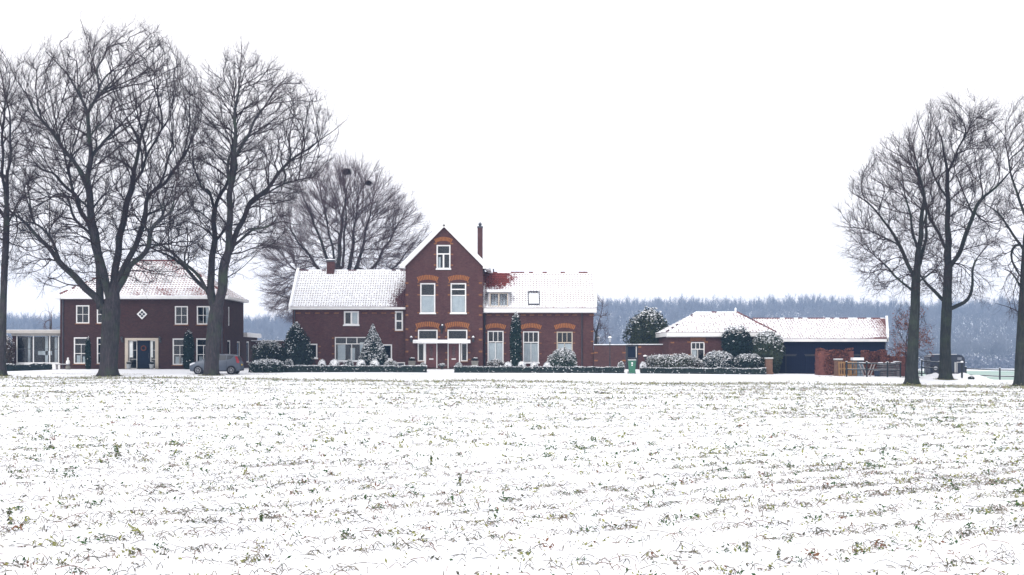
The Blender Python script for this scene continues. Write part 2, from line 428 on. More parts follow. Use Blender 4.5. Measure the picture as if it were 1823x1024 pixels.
ridge(mb, (xl0, yr, zr + .03), (xl1, yr, zr + .03), .08, M_snow, M_edge)
mb.build('roof_underside_and_ridge', rf, fix=False)
mb = MB(); cx = X(589.5, yr); mb.box(cx - .33, cx + .33, yr - .45, yr + .3, zr - .6, Z(464.5, yr), M_brickA); mb.box(cx - .37, cx + .37, yr - .49, yr + .34, Z(466.5, yr), Z(463.5, yr), M_lead); mb.box(cx - .35, cx + .35, yr - .47, yr + .32, Z(463.5, yr), Z(462, yr), M_snow)
mb.build('chimney', rf)
mb = MB(); fb = Z(552.5, YH - .38); mb.box(xl0 - ov, xl1 + .02, YH - .46, YH - .34, ze + .03, ze + .17, M_white); mb.box(xl0 - ov, xl1 + .02, YH - .40, YH + .02, ze - .02, ze + .03, M_white)
mb.box(xl0 - ov, xl1, YH - .45, YH - .36, ze + .171, ze + .215, M_edge)  # dark strip painted in as the shadow line between tiles and gutter
mb.build('gutter', fh)
def verge(root, p_e, p_r, w, h, m, name='verge_board'):
    """sloping board with snow on it along a gable end"""
    mb = MB(); e, r = Vector(p_e), Vector(p_r)
    def fr(a, d, b):  # a along slope 0..1, d sideways, b up
        p = e + (r - e) * a; return (p.x + d, p.y, p.z + b)
    mb.box(0, 1, -w, 0, -h, .10, m, fr); mb.box(0, 1, -w - .02, .04, .10, .19, M_snow, fr); return mb.build(name, root)
verge(fh, (xl0 - ov + .02, yo - .06, ze + .14), (xl0 - ov + .02, yr, zr + .06), .16, .22, M_white)
mb = MB(); mb.tube([(xl0 + .16, YH - .08, -.2), (xl0 + .16, YH - .08, ze - .05)], .05, M_pipe); mb.build('downpipe', fh)

# --- central gable block
xg0, xg1 = X(722, YG), X(859.5, YG); zg = Z(471, YG); xa = (xg0 + xg1) / 2; zap = Z(401, YG); ygb = 129.0
og = [op(777, 436, 802, 479, YG), op(748, 504, 775, 558, YG), op(802, 504, 830, 558, YG), op(744, 587, 779, 605, YG), op(796.5, 587, 832, 605, YG),
      op(743.5, 610.5, 755.5, 643.5, YG), op(820.5, 610.5, 832.5, 643.5, YG)]
dr = [op(757, 610.5, 778.5, 656, YG), op(797, 610.5, 818.5, 656, YG)]
top = lambda u: zap - abs(u - xa) / (xg1 - xa) * (zap - zg)
mb = MB(); wall_face(mb, frG, xg0, xg1, -.3, zap, og + dr, M_brickA, top=top)
for xx, q in ((xg0, 0), (xg1, 1)): mb.poly([(xx, YG, -.3), (xx, ygb, -.3), (xx, ygb, zg), (xx, YG, zg)], M_brickA)
mb.poly([(xg0, ygb, -.3), (xg1, ygb, -.3), (xg1, ygb, zg), (xa, ygb, zap), (xg0, ygb, zg)], M_brickA)
w_g = mb.build('wall', fh, fix=False)
window(fh, frG, og[0], [(.36, 1), (.64, 2)], fw=.11, bar=.13, tran=.10, sill='snow', label='attic window under the gable peak', curtain=[(.05, .25, 0, .5)])
window(fh, frG, og[1], [(.40, 1), (.60, 1)], fw=.11, tran=.08, sill='snow', curtain=[(0, 1, 0, .6)])
window(fh, frG, og[2], [(.18, 1), (.22, 1), (.60, 1)], fw=.11, tran=.09, sill='snow', curtain=[(0, 1, 0, .6)])
window(fh, frG, og[3], [(1, 1)], fw=.10, sill=None, name='transom_window'); window(fh, frG, og[4], [(1, 1)], fw=.10, sill=None, name='transom_window')
window(fh, frG, og[5], [(1, 1)], fw=.10, sill='brick', name='side_window'); window(fh, frG, og[6], [(1, 1)], fw=.10, sill='brick', name='side_window')
for i, (a, c, b, d) in enumerate(dr):
    mb = MB(); mb.box(a, a + .07, -.08, .02, c, d, M_white, frG); mb.box(b - .07, b, -.08, .02, c, d, M_white, frG); mb.box(a + .07, b - .07, -.08, .02, d - .07, d, M_white, frG)
    fr_ = mb.build('door_frame', fh)
    mb = MB(); mb.box(a + .07, b - .07, -.12, -.03, c + .06, d - .07, M_door, frG)
    uc = (a + b) / 2
    for (p, q) in ((a + .15, uc - .14), (uc + .14, b - .15)): mb.box(p, q, -.03, -.018, c + .2, c + .95, M_door, frG); mb.box(p, q, -.03, -.018, c + 1.08, d - .2, M_door, frG)
    dd = mb.build('door', fh)
    mb = MB(); mb.box(uc - .12, uc + .12, -.03, -.012, c + .95, d - .28, M_glass, frG); mb.build('door_light', dd)
    mb = MB(); mb.box(uc - .18, uc + .18, -.03, -.005, c + .74, c + .84, M_white, frG); mb.build('letter_plate', dd)
    mb = MB(); e = b - .15 if i == 0 else a + .15; mb.tube([frG(e, .02, c + 1.0), frG(e, .02, c + 1.14)], .018, M_lead, 6); mb.build('handle', dd)
mb = MB(); mb.box(X(750, YG), X(826, YG), 0, .95, -.22, -.06, M_stone, frG); mb.box(X(752, YG), X(824, YG), .0, .45, -.06, .03, M_stone, frG); mb.build('doorstep', fh)
# flat canopy over both doors on slim posts
mb = MB(); mb.box(X(736.5, YG), X(838, YG), .0, 1.1, Z(611.5, 117.2) + .02, Z(606.5, 117.2), M_white, frG); cn = mb.build('canopy', fh)
mb = MB(); mb.box(X(737, YG), X(837.5, YG), .02, 1.08, Z(606.5, 117.2), Z(605, 117.2), M_snow, frG); mb.build('canopy_snow', cn)
for px in (756, 818.5):
    mb = MB(); mb.tube([(X(px, 117.4), 117.4, -.1), (X(px, 117.4), 117.4, Z(611, 117.4))], .045, M_white, 8); mb.build('canopy_post', cn)
# arches and quoins
mb = MB()
for (p0, p1, pb, th) in ((776, 803, 432.5, .34), (745, 778, 501.5, .40), (800, 833, 501.5, .40), (742, 780.5, 585, .42), (794.5, 833.5, 585, .42)):
    arch(mb, frG, X(p0, YG), X(p1, YG), Z(pb, YG), th, .17, M_yell, 13, .045)
    mb.box(X(p0 - 2, YG), X(p0 + 1.5, YG), .001, .03, Z(pb + 2, YG), Z(pb, YG), M_pale, frG); mb.box(X(p1 - 1.5, YG), X(p1 + 2, YG), .001, .03, Z(pb + 2, YG), Z(pb, YG), M_pale, frG)
merge_into(w_g, mb.build('ochre_arches', fh))
mb = MB()
for k, py in enumerate((504, 525, 545, 561, 586, 605, 626)):
    for px, w in ((724.5, .24), (855.5, .30)): mb.box(X(px, YG) - w / 2, X(px, YG) + w / 2, .001, .016, Z(py + 1.6, YG), Z(py - 1.6, YG), M_pale, frG)
for (pa, pb, pys) in ((745.3, 778, (508, 525, 557)), (799.3, 833, (508, 525, 557)), (774.5, 804.5, (434, 453, 472)), (741, 781.5, (589, 600)), (794.5, 835, (589, 600, 628, 640))):
    for py in pys:
        for px in (pa, pb): mb.box(X(px, YG) - .11, X(px, YG) + .11, .001, .016, Z(py + 1.2, YG), Z(py - 1.2, YG), M_pale, frG)
merge_into(w_g, mb.build('light_brick_accents', fh))
# roof of the gable block: two slopes running back, white bargeboards
yf = YG - .30; kx = .30; rs = (zap - zg) / (xg1 - xa)
er, el_ = xg1 + kx, xg0 - kx; zeg = zg - kx * rs
mb = pantiles((er, yf, zeg + .16), (er, ygb + .2, zeg + .16), (xa, yf, zap + .16), (xa, ygb + .2, zap + .16), lambda s, t: .2, M_tiled, M_edge)
rg = mb.build('roof', fh, fix=False)
mb = pantiles((el_, yf, zeg + .16), (el_, ygb + .2, zeg + .16), (xa, yf, zap + .16), (xa, ygb + .2, zap + .16), lambda s, t: .2, M_tiled, M_edge)
mb.build('left_slope', rg, fix=False)
def barge(a0, z0, a1, z1):
    e, r = Vector((a0, 0, z0)), Vector((a1, 0, z1)); nv = Vector((-(r - e).z, 0, (r - e).x)).normalized()
    if nv.z < 0: nv = -nv
    def fr(a, d, b): p = e + (r - e) * a + nv * b; return (p.x, YG - d, p.z)
    mb.box(0, 1, .06, .34, -.15, .10, M_white, fr); mb.box(-.006, 1.0, .03, .36, .10, .25, M_snow, fr)
mb = MB(); barge(er + .02, zeg + .05, xa, zap + .05); barge(el_ - .02, zeg + .05, xa, zap + .05)
mb.box(er - .28, er + .22, .10, .33, zeg - .06, zeg + .16, M_white, frG); mb.box(el_ - .2, el_ + .28, .10, .33, zeg - .02, zeg + .14, M_white, frG)
mb.build('bargeboard', fh)
mb = MB(); mb.lathe((xa, YG - .2, zap), [(.10, -.22), (.08, .2), (.07, .35), (.12, .45), (.05, .55), (.03, .75), (.01, .86)], M_white, 8); mb.build('finial', fh)
# sprocketed side eave on the right with its gutter and pipe
mb = MB(); mb.box(er - .02, er + .34, YG + .25, ygb, zeg - .10, zeg + .06, M_white)
mb.poly([(er - .05, YG + .2, zeg + .18), (er + .36, YG + .2, zeg - .02), (er + .36, ygb, zeg - .02), (er - .05, ygb, zeg + .18)], M_snow); mb.build('side_gutter', fh, fix=False)
mb = MB(); mb.tube([(xg1 + .16, YH - .12, -.2), (xg1 + .16, YH - .12, ze - .1)], .05, M_pipe); mb.build('downpipe', fh)
mb = MB(); yc = 121.5; cx = X(854.7, yc); mb.box(cx - .22, cx + .22, yc - .25, yc + .25, zg - .2, Z(404, yc), M_brickA); mb.box(cx - .25, cx + .25, yc - .28, yc + .28, Z(406, yc), Z(403.3, yc), M_lead)
ch = mb.build('chimney', fh)
mb = MB(); mb.lathe((cx, yc, Z(403.5, yc)), [(.13, 0), (.11, .16), (.17, .19), (.17, .24), (.06, .3), (.02, .40)], M_lead, 10); mb.build('chimney_pot', ch)
# wall lamps and the wrought ornament
def wall_lamp(root, fr, u, z, name='wall_lamp', cap=M_iron):
    mb = MB(); mb.tube([fr(u, 0, z - .1), fr(u, .22, z - .12), fr(u, .25, z + .02)], .018, M_iron, 6)
    mb.box(u - .09, u + .09, .0, .02, z - .2, z + .02, M_iron, fr); mb.box(u - .06, u + .06, .19, .31, z + .0, z + .2, M_lead, fr)
    mb.prism([(u - .13, z + .2), (u + .13, z + .2), (u, z + .34)], .14, .36, cap, fr); return mb.build(name, root)
wall_lamp(fh, frG, X(732.5, YG), Z(605, YG), cap=M_snow); wall_lamp(fh, frG, X(842.5, YG), Z(605, YG), cap=M_snow)
mb = MB(); uo = X(786.5, YG)
mb.tube([frG(uo, .03, Z(594, YG)), frG(uo, .12, Z(586, YG)), frG(uo + .05, .25, Z(581, YG)), frG(uo + .12, .22, Z(577.5, YG)), frG(uo - .02, .1, Z(576, YG))], [.05, .07, .09, .06, .03], M_iron, 8)
mb.tube([frG(uo - .16, .05, Z(584, YG)), frG(uo, .2, Z(580, YG)), frG(uo + .18, .1, Z(583, YG))], [.03, .08, .03], M_iron, 8)
mb.box(uo + .0, uo + .12, .2, .3, Z(580, YG), Z(577.7, YG), M_snow, frG); mb.build('wrought_iron_ornament', fh)

# --- right wing
xr0, xr1 = xg1, X(1056.5, YH); yrr = 122.6; zrr = Z(486, yrr); zer = Z(556, YH)
orr = [op(868, 589, 896.5, 645, YH), op(931, 590, 959.5, 646, YH), op(991, 590.5, 1019.5, 646, YH)]
mb = MB(); wall_face(mb, frH, xr0, xr1, -.3, zer, orr, M_brickA)
mb.poly([(xr1, YH, -.3), (xr1, yb, -.3), (xr1, yb, zer), (xr1, yrr, zrr - .1), (xr1, YH, zer)], M_brickA); mb.poly([(xr0, yb, -.3), (xr1, yb, -.3), (xr1, yb, zer), (xr0, yb, zer)], M_brickA)
w_r = mb.build('wall', fh, fix=False)
for o_ in orr: window(fh, frH, o_, [(.34, 3), (.66, 2)], fw=.09, bar=.05, tran=.08, m=M_white if o_ is not orr[2] else M_cream, sill='snow', curtain=[(0, 1, 0, .62)])
mb = MB()
for (p0, p1) in ((866, 898.5), (929, 962), (989, 1022)): arch(mb, frH, X(p0, YH), X(p1, YH), Z(587, YH), .38, .17, M_yell, 13, .045)
merge_into(w_r, mb.build('ochre_arches', fh))
mb = MB()
for k in range(13):
    px = 871 + k * 15.2
    if 1030 < px < 1040: continue
    block(frH, px, 561, .40, .08, YH)
for (pa, pb) in ((865.5, 899), (928.5, 962), (988.5, 1022)):
    for py in (592, 611, 630):
        for px in (pa, pb): block(frH, px, py, .2, .09, YH, .014)
for py in (590, 609, 630): block(frH, 1054.5, py - (1 if py > 600 else 0), .26, .1, YH, .016)
merge_into(w_r, mb.build('light_brick_accents', fh))
yo = YH - .36; zt = Z(549, yo)
def bareR(s, t):
    b = .10
    d = math.hypot((s - .09) / .16, (t - .86) / .26)
    if d < 1.5: b = max(b, 1.0 - .40 * d + .10 * math.sin(s * 90) * math.sin(t * 24 + s * 40))
    if t > .97 and s > .5: b = max(b, .55)
    if t < .07 and s > .45: b = max(b, .40)
    return b
mb = pantiles((xr0, yo, zt), (xr1 + .14, yo, zt), (xr0, yrr, zrr), (xr1 + .14, yrr, zrr), bareR, M_tile, M_edger, tw=.24, th=.27, edge_p=.92)
rr_ = mb.build('roof', fh, fix=False)
mb = MB(); mb.poly([(xr0, yo, zt - .07), (xr1 + .14, yo, zt - .07), (xr1 + .14, yrr, zrr - .08), (xr0, yrr, zrr - .08)], M_gwood)
mb.poly([(xr0, yrr, zrr), (xr1 + .14, yrr, zrr), (xr1 + .14, yb + .4, zt), (xr0, yb + .4, zt)], M_snow); ridge(mb, (xr0, yrr, zrr + .03), (xr1 + .1, yrr, zrr + .03), .075, M_snow, M_edger)
mb.build('roof_underside_and_ridge', rr_, fix=False)
mb = MB(); mb.tube([(X(878.5, yrr), yrr, zrr), (X(878.5, yrr), yrr, zrr + .35)], .06, M_lead, 8); mb.build('vent_pipe', rr_)
mb = MB(); mb.box(xr0 + .05, xr1 + .24, YH - .48, YH - .34, zer - .02, zt + .0, M_white); mb.box(xr0, xr1 + .24, YH - .40, YH + .02, zer - .06, zer - .02, M_white); mb.box(xr0 + .05, xr1 + .22, YH - .46, YH - .36, zt, zt + .055, M_edge)  # the last, dark box is a shadow line put in above the fascia
mb.build('gutter', fh)
verge(fh, (xr1 + .24, yo - .06, zt + .06), (xr1 + .24, yrr, zrr + .08), .12, .2, M_white)
mb = MB(); mb.tube([(X(1036, YH), YH - .08, -.2), (X(1036, YH), YH - .08, zer - .05)], .05, M_pipe); mb.build('downpipe', fh)
# dormer
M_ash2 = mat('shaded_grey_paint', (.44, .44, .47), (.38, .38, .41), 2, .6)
sR = (zrr - zt) / (yrr - yo)
yd = yo + .16; u0, u1 = X(869.5, yd), X(906.5, yd); zb, ztp = Z(548, yd), Z(520, yd); frD = front(yd)
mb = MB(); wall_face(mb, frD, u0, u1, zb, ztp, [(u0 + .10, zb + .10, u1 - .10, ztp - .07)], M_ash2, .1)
yq = yd + (ztp - zb) / sR + .2
for xx in (u0, u1): mb.poly([(xx, yd, zb), (xx, yd, ztp), (xx, yq, ztp)], M_lead)
dm = mb.build('dormer', fh, fix=False)
mb = MB(); a, c, b, d = u0 + .10, zb + .10, u1 - .10, ztp - .07
mb.box(a, a + .08, -.1, .02, c, d, M_cream, frD); mb.box(b - .08, b, -.1, .02, c, d, M_cream, frD); mb.box((a + b) / 2 - .05, (a + b) / 2 + .05, -.1, .018, c, d, M_cream, frD)
mb.box(a + .08, b - .08, -.1, .02, d - .07, d, M_cream, frD); mb.box(a + .08, b - .08, -.1, .02, c, c + .07, M_cream, frD)
mb.box(a + .07, b - .07, -.085, -.08, c + .05, d - .05, M_glass, frD); mb.build('dormer_window', dm)
mb = MB(); mb.box(u0 - .12, u1 + .18, -(yq - yd) - .1, .22, ztp, ztp + .13, M_white, frD); mb.box(u0 - .1, u1 + .16, -(yq - yd) - .1, .20, ztp + .13, ztp + .20, M_snow, frD); mb.build('dormer_roof', dm)
# skylight
def slope(u, d, s):   # d: outwards from the slope
    nv = Vector((0, -sR, 1)).normalized(); p = Vector((u, yo + s / math.hypot(1, sR), zt + s * sR / math.hypot(1, sR))) + nv * d; return tuple(p)
su0, su1 = X(939.5, 120.2), X(960.5, 120.2); ss0 = (Z(544, 119.2) - zt) / sR * math.hypot(1, sR); ss1 = ss0 + 1.85
mb = MB(); mb.box(su0, su0 + .06, .0, .14, ss0, ss1, M_lead, slope); mb.box(su1 - .06, su1, .0, .14, ss0, ss1, M_lead, slope); mb.box(su0 + .09, su1 - .09, .0, .14, ss0, ss0 + .09, M_lead, slope); mb.box(su0 + .09, su1 - .09, .0, .14, ss1 - .09, ss1, M_lead, slope)
mb.box(su0 + .09, su1 - .09, .02, .06, ss0 + .09, ss1 - .25, M_snow, slope); mb.box(su0 + .09, su1 - .09, .02, .065, ss1 - .25, ss1 - .09, M_glass, slope); mb.build('skylight', fh)

# ================================================================== LEFT HOUSE
lh = thing('villa', (X(253, YH), YH, -.02), 'square dark brick house with hipped half bare tiled roof behind the big trees', 'house')
a0, a1 = X(107, YH), X(399, YH); Y2 = 127.6; zE = Z(532.5, YH)
G4 = [(.5, 2), (.5, 2)]; GF = [(.24, 1), (.38, 2), (.38, 2)]
ol = [op(135, 543.5, 159, 576, YH), op(172, 543.5, 196, 576, YH), op(311, 545, 334.5, 578, YH), op(350, 545, 373.5, 578, YH),
      op(131, 600.5, 157.5, 648, YH), op(172, 600.5, 198, 648, YH), op(307, 602.5, 333, 650, YH), op(349, 602.5, 375, 650, YH)]
od = op(222.5, 602, 282, 657, YH)
mb = MB(); wall_face(mb, frH, a0, a1, -.3, zE, ol + [od], M_brickB)
fS = right_side(a1)
def yat(px): return a1 * F / (px - CXP)
osd = [(yat(406.2), Z(580, yat(407)), yat(409.0), Z(546.5, yat(407))), (yat(405), .35, yat(410.5), Z(606, yat(408))), (yat(422), .5, yat(427.5), Z(608, yat(425)))]
mb2 = MB(); wall_face(mb, fS, YH, Y2, -.3, zE, osd, M_brickB)
mb.poly([(a0, YH, -.3), (a0, Y2, -.3), (a0, Y2, zE), (a0, YH, zE)], M_brickB); mb.poly([(a0, Y2, -.3), (a1, Y2, -.3), (a1, Y2, zE), (a0, Y2, zE)], M_brickB)
mb.build('wall', lh, fix=False)
for o_ in ol[:4]: window(lh, frH, o_, G4, fw=.10, bar=.035, tran=.035, sill='brick', curtain=[(.7, 1, 0, 1)] if o_ is ol[3] else None)
for o_ in ol[4:]: window(lh, frH, o_, GF, fw=.11, bar=.035, tran=.05, sill='brick', curtain=[(.1, .4, 0, .3), (.6, .8, 0, .25)])
for o_ in osd: window(lh, fS, o_, [(1, 1)], fw=.11, sill=None, curtain=[(0, 1, 0, 1)])
# diamond window
dc = (X(253, YH), Z(559.5, YH)); r = .44
mb = MB()
for q in range(4):
    p0 = (dc[0] + r * math.cos(q * PI / 2), dc[1] + r * math.sin(q * PI / 2)); p1 = (dc[0] + r * math.cos((q + 1) * PI / 2), dc[1] + r * math.sin((q + 1) * PI / 2))
    s_ = .68; p2 = (dc[0] + (p1[0] - dc[0]) * s_, dc[1] + (p1[1] - dc[1]) * s_); p3 = (dc[0] + (p0[0] - dc[0]) * s_, dc[1] + (p0[1] - dc[1]) * s_)
    mb.prism([p0, p1, p2, p3], .002, .07, M_white, frH)
t = r * .68 / 2
for sg in (1, -1):
    v1 = Vector((t + .01, sg * (t + .01))); nv = Vector((-sg, 1)).normalized() * .018
    mb.prism([(dc[0] - v1.x + nv.x, dc[1] - v1.y + nv.y), (dc[0] - v1.x - nv.x, dc[1] - v1.y - nv.y), (dc[0] + v1.x - nv.x, dc[1] + v1.y - nv.y), (dc[0] + v1.x + nv.x, dc[1] + v1.y + nv.y)], .03 + .001 * sg, .05 + .002 * sg, M_white, frH)
dw = mb.build('diamond_window', lh)
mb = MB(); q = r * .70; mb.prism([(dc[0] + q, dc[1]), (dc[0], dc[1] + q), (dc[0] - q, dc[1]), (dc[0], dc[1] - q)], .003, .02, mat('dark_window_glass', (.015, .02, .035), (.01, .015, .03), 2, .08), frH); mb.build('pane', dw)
# entrance: sandstone surround, sidelights, navy door with wreath
a, c, b, d = od
mb = MB(); mb.box(a, a + .26, -.3, .05, c, d, M_cream, frH); mb.box(b - .26, b, -.3, .05, c, d, M_cream, frH); mb.box(a + .26, b - .26, -.3, .05, d - .2, d, M_cream, frH); mb.build('door_surround', lh)
d0, d1 = X(243.5, YH), X(266.5, YH)
for (p, q) in ((a + .26, d0), (d1, b - .26)):
    window(lh, frH, (p, c, q, d - .2), [(1, 1), (1, 1), (1, 1)], fw=.07, bar=.03, tran=.03, sill=None, depth=-.2, name='sidelight', curtain=[(0, .5, .4, 1)])
mb = MB(); mb.box(d0, d1, -.26, -.2, c + .02, d - .2, M_navy, frH)
for (p, q) in ((d0 + .12, (d0 + d1) / 2 - .05), ((d0 + d1) / 2 + .05, d1 - .12)): mb.box(p, q, -.2, -.185, c + .2, c + .9, M_navy, frH); mb.box(p, q, -.2, -.185, c + 1.05, d - .35, M_navy, frH)
dd = mb.build('door', lh)
mb = MB(); uc, zc = (d0 + d1) / 2, Z(620, YH); mb.tube([frH(uc + .2 * math.cos(t), -.13, zc + .2 * math.sin(t)) for t in np.linspace(0, 2 * PI, 17)], .055, mat('dried_berry_wreath', (.16, .035, .03), (.06, .05, .03), 14, .9), 7, cap=False); mb.build('wreath', dd)
mb = MB(); mb.tube([frH(d1 - .12, -.14, c + .9), frH(d1 - .12, -.14, c + 1.35)], .02, M_lead, 6); mb.build('handle', dd)
mb = MB(); mb.box(a - .1, b + .1, .0, .8, -.2, .03, M_stone, frH); mb.build('doorstep', lh)
wall_lamp(lh, frH, X(218, YH), Z(606, YH)); wall_lamp(lh, frH, X(285.5, YH), Z(606, YH))
for px in (112.5, 395.5):
    mb = MB(); mb.tube([(X(px, YH), YH - .07, -.2), (X(px, YH), YH - .07, zE)], .045, M_lead, 8); mb.build('downpipe', lh)
# eaves box all round
ovh = .42; zf = Z(527.5, YH - ovh)
mb = MB(); X0, X1, W0, W1 = a0 - ovh, a1 + ovh, YH - ovh, Y2 + ovh; zs = zE + .02
mb.box(X0, X1, W0, W0 + .1, zs, zf + .02, M_white); mb.box(X1 - .1, X1, W0 + .1, W1, zs, zf + .02, M_white); mb.box(X0, X0 + .1, W0 + .1, W1, zs, zf + .02, M_white); mb.box(X0 + .1, X1 - .1, W0 + .1, W1, zs - .03, zs + .02, M_white)
mb.box(X0 + .01, X1 - .01, W0 + .01, W0 + .12, zf + .02, zf + .07, M_snow); mb.build('eaves_board', lh)
yR = (W0 + W1) / 2; zR = Z(465, yR); R0, R1 = X(240, yR), X(322, yR)
def bareV(s, t):
    return .30 + .14 * t + (.15 if t < .22 and s > .45 else 0) * (1 - t) + .07 * math.sin(s * 31 + t * 9)
I = .12
mb = pantiles((X0 + I, W0 + I, zf), (X1 - I, W0 + I, zf), (R0, yR, zR), (R1, yR, zR), bareV, M_tile, M_edgev, tw=.26, th=.30, edge_p=1, lift=.06); rv = mb.build('roof', lh, fix=False)
mb = pantiles((X1 - I, W0 + I, zf), (X1 - I, W1 - I, zf), (R1, yR, zR), (R1, yR, zR), lambda s, t: .45, M_tile, M_edger, tw=.26, th=.30); mb.build('right_hip', rv, fix=False)
mb = pantiles((X0 + I, W0 + I, zf), (X0 + I, W1 - I, zf), (R0, yR, zR), (R0, yR, zR), lambda s, t: .45, M_tile, M_edger, tw=.26, th=.30); mb.build('left_hip', rv, fix=False)
mb = MB(); mb.poly([(X0 + I, W1 - I, zf), (X1 - I, W1 - I, zf), (R1, yR, zR), (R0, yR, zR)], M_snow)
ridge(mb, (R0, yR, zR + .02), (R1, yR, zR + .02), .10, M_edger, M_edger)
for p in ((X0 + I, W0 + I), (X1 - I, W0 + I)): ridge(mb, (p[0], p[1], zf + .04), (R0 if p[0] < (a0 + a1) / 2 else R1, yR, zR + .03), .085, M_edger, M_snow)
mb.build('ridge_tiles', rv, fix=False)
mb = MB(); yv = yR - 1.3; mb.lathe((X(289, yv), yv, Z(506, yv)), [(.22, -.2), (.12, .12), (.09, .15), (.09, .38), (.16, .42), (.15, .55), (.02, .62)], M_iron, 10)
mb.box(X(283, yv), X(295, yv), yv - .25, yv + .1, Z(508, yv), Z(505, yv), M_iron); mb.build('roof_vent', rv)
# annexe at the rear right
e0, e1 = Y2, 134.5; zA = Z(600, Y2)
oa = [(yat(439), .5, yat(443.8), Z(608, yat(441)))]
mb = MB(); wall_face(mb, fS, e0, e1, -.3, zA, oa, M_brickB); mb.poly([(a1, e1, -.3), (a1 - 8, e1, -.3), (a1 - 8, e1, zA), (a1, e1, zA)], M_brickB); mb.poly([(a1 - 8, e0, -.3), (a1 - 8, e1, -.3), (a1 - 8, e1, zA), (a1 - 8, e0, zA)], M_brickB); mb.build('annexe_wall', lh, fix=False)
window(lh, fS, oa[0], [(1, 1)], fw=.12, sill=None, curtain=[(0, 1, 0, 1)])
mb = MB(); mb.box(a1 - 8.1, a1 + .35, e0 + .02, e1 + .3, zA, zA + .32, M_white); mb.box(a1 - 8, a1 + .3, e0 + .03, e1 + .2, zA + .32, zA + .40, M_snow); mb.build('annexe_roof', lh)
# garden room on the left
M_ash = mat('ash_grey_fascia', (.42, .40, .38), (.36, .35, .34), 2, .7)
yc0 = 120.2; fC = front(yc0); c0, c1 = X(28, yc0), a0
zt0, zt1, zt2 = Z(598, yc0), Z(593.5, yc0), Z(588, yc0); zb0 = Z(646.5, yc0)
mb = MB(); mb.box(X(22, yc0), X(28.5, yc0), -.3, .05, -.3, zt0, M_brickB, fC); mb.box(X(28.5, yc0), c1, -.12, .0, -.3, zb0, M_white, fC); mb.box(X(22, yc0), X(23, yc0), -5, -.3, -.3, zt0, M_brickB, fC); mb.box(X(22, yc0), c1, -5.1, -5, -.3, zt0, M_brickB, fC); cr = mb.build('garden_room', lh)
mb = MB(); mb.box(X(15, yc0), c1, -5.4, .55, zt1 + .0, zt2, M_ash, fC); mb.box(X(21, yc0), c1, -.2, .1, zt0, zt1, M_ash, fC); mb.box(X(16, yc0), c1, -5.3, .5, zt2, zt2 + .03, M_snow, fC); mb.build('flat_roof', cr)
mb = MB()
for px in (30, 59.5, 88.5, 104.5): mb.box(X(px, yc0) - .04, X(px, yc0) + .04, -.08, .02, zb0, zt0, M_white, fC)
for p, q in ((30, 59.5), (59.5, 88.5), (88.5, 104.5)): mb.box(X(p, yc0) + .04, X(q, yc0) - .04, -.07, .015, Z(621.5, yc0) - .025, Z(621.5, yc0) + .025, M_lead, fC); mb.box(X(p, yc0) + .04, X(q, yc0) - .04, -.07, .015, zb0, zb0 + .06, M_white, fC)
mb.build('glazing_frame', cr)
mb = MB(); mb.box(X(30, yc0) + .05, X(104, yc0), -.04, -.035, zb0 + .02, zt0 - .01, M_glass, fC); mb.build('pane', cr)
mb = MB()
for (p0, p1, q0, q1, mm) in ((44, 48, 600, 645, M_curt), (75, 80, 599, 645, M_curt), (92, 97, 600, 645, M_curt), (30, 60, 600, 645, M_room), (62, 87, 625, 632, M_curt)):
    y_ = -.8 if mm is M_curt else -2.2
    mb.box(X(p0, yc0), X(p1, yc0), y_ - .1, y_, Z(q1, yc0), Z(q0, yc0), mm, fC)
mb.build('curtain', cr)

# ================================================================== OUTBUILDING AND BARN
YO = 114.0
ou = thing('coach_house', (X(1250, YO), YO, G(X(1250, YO), YO)), 'low aubergine brick outbuilding with a snow covered hipped roof', 'outbuilding')
fO = front(YO); o0, o1 = X(1191, YO), X(1374, YO); zo = Z(599.5, YO); yob = 122.0
oo = [op(1230, 609, 1254.5, 643, YO)]
mb = MB(); wall_face(mb, fO, o0, o1, -.7, zo, oo, M_brickA)
for q in ([(o0, YO), (o0, yob)], [(o1, YO), (o1, yob)], [(o0, yob), (o1, yob)]): mb.poly([(q[0][0], q[0][1], -.7), (q[1][0], q[1][1], -.7), (q[1][0], q[1][1], zo), (q[0][0], q[0][1], zo)], M_brickA)
w_o = mb.build('wall', ou, fix=False)
window(ou, fO, oo[0], [(.36, 3), (.64, 2)], fw=.09, bar=.05, tran=.08, sill='snow', curtain=[(0, .4, 0, .6)])
mb = MB(); arch(mb, fO, X(1229, YO), X(1256, YO), Z(607.5, YO), .30, .03, M_pale, 15, .03)
for (px, py) in ((1227, 609), (1257, 609), (1197, 610), (1196, 632), (1228, 632), (1257, 632)): mb.box(X(px, YO) - .15, X(px, YO) + .15, .001, .015, Z(py + 1.4, YO), Z(py - 1.2, YO), M_pale, fO)
merge_into(w_o, mb.build('ochre_arches', ou))
V0 = YO - .4; x0e, x1e = X(1187, V0), X(1381, V0); zfe = Z(592, V0); yrO = (V0 + yob + .4) / 2; zRO = Z(556.5, yrO); q0, q1 = X(1240, yrO), X(1312, yrO)
mb = MB(); mb.box(x0e, x1e, V0 - .02, V0 + .12, zo + .02, zfe, M_white); mb.box(x0e, x1e, V0 - .015, V0 + .10, zfe, zfe + .035, M_edge); mb.box(x0e + .02, x1e, V0 + .12, YO + .3, zo - .04, zo + .02, M_white); mb.box(x0e, x0e + .12, V0 + .12, yob + .4, zo + .02, zfe, M_white); mb.build('gutter', ou)  # includes a thin dark strip standing in for shade under the tiles
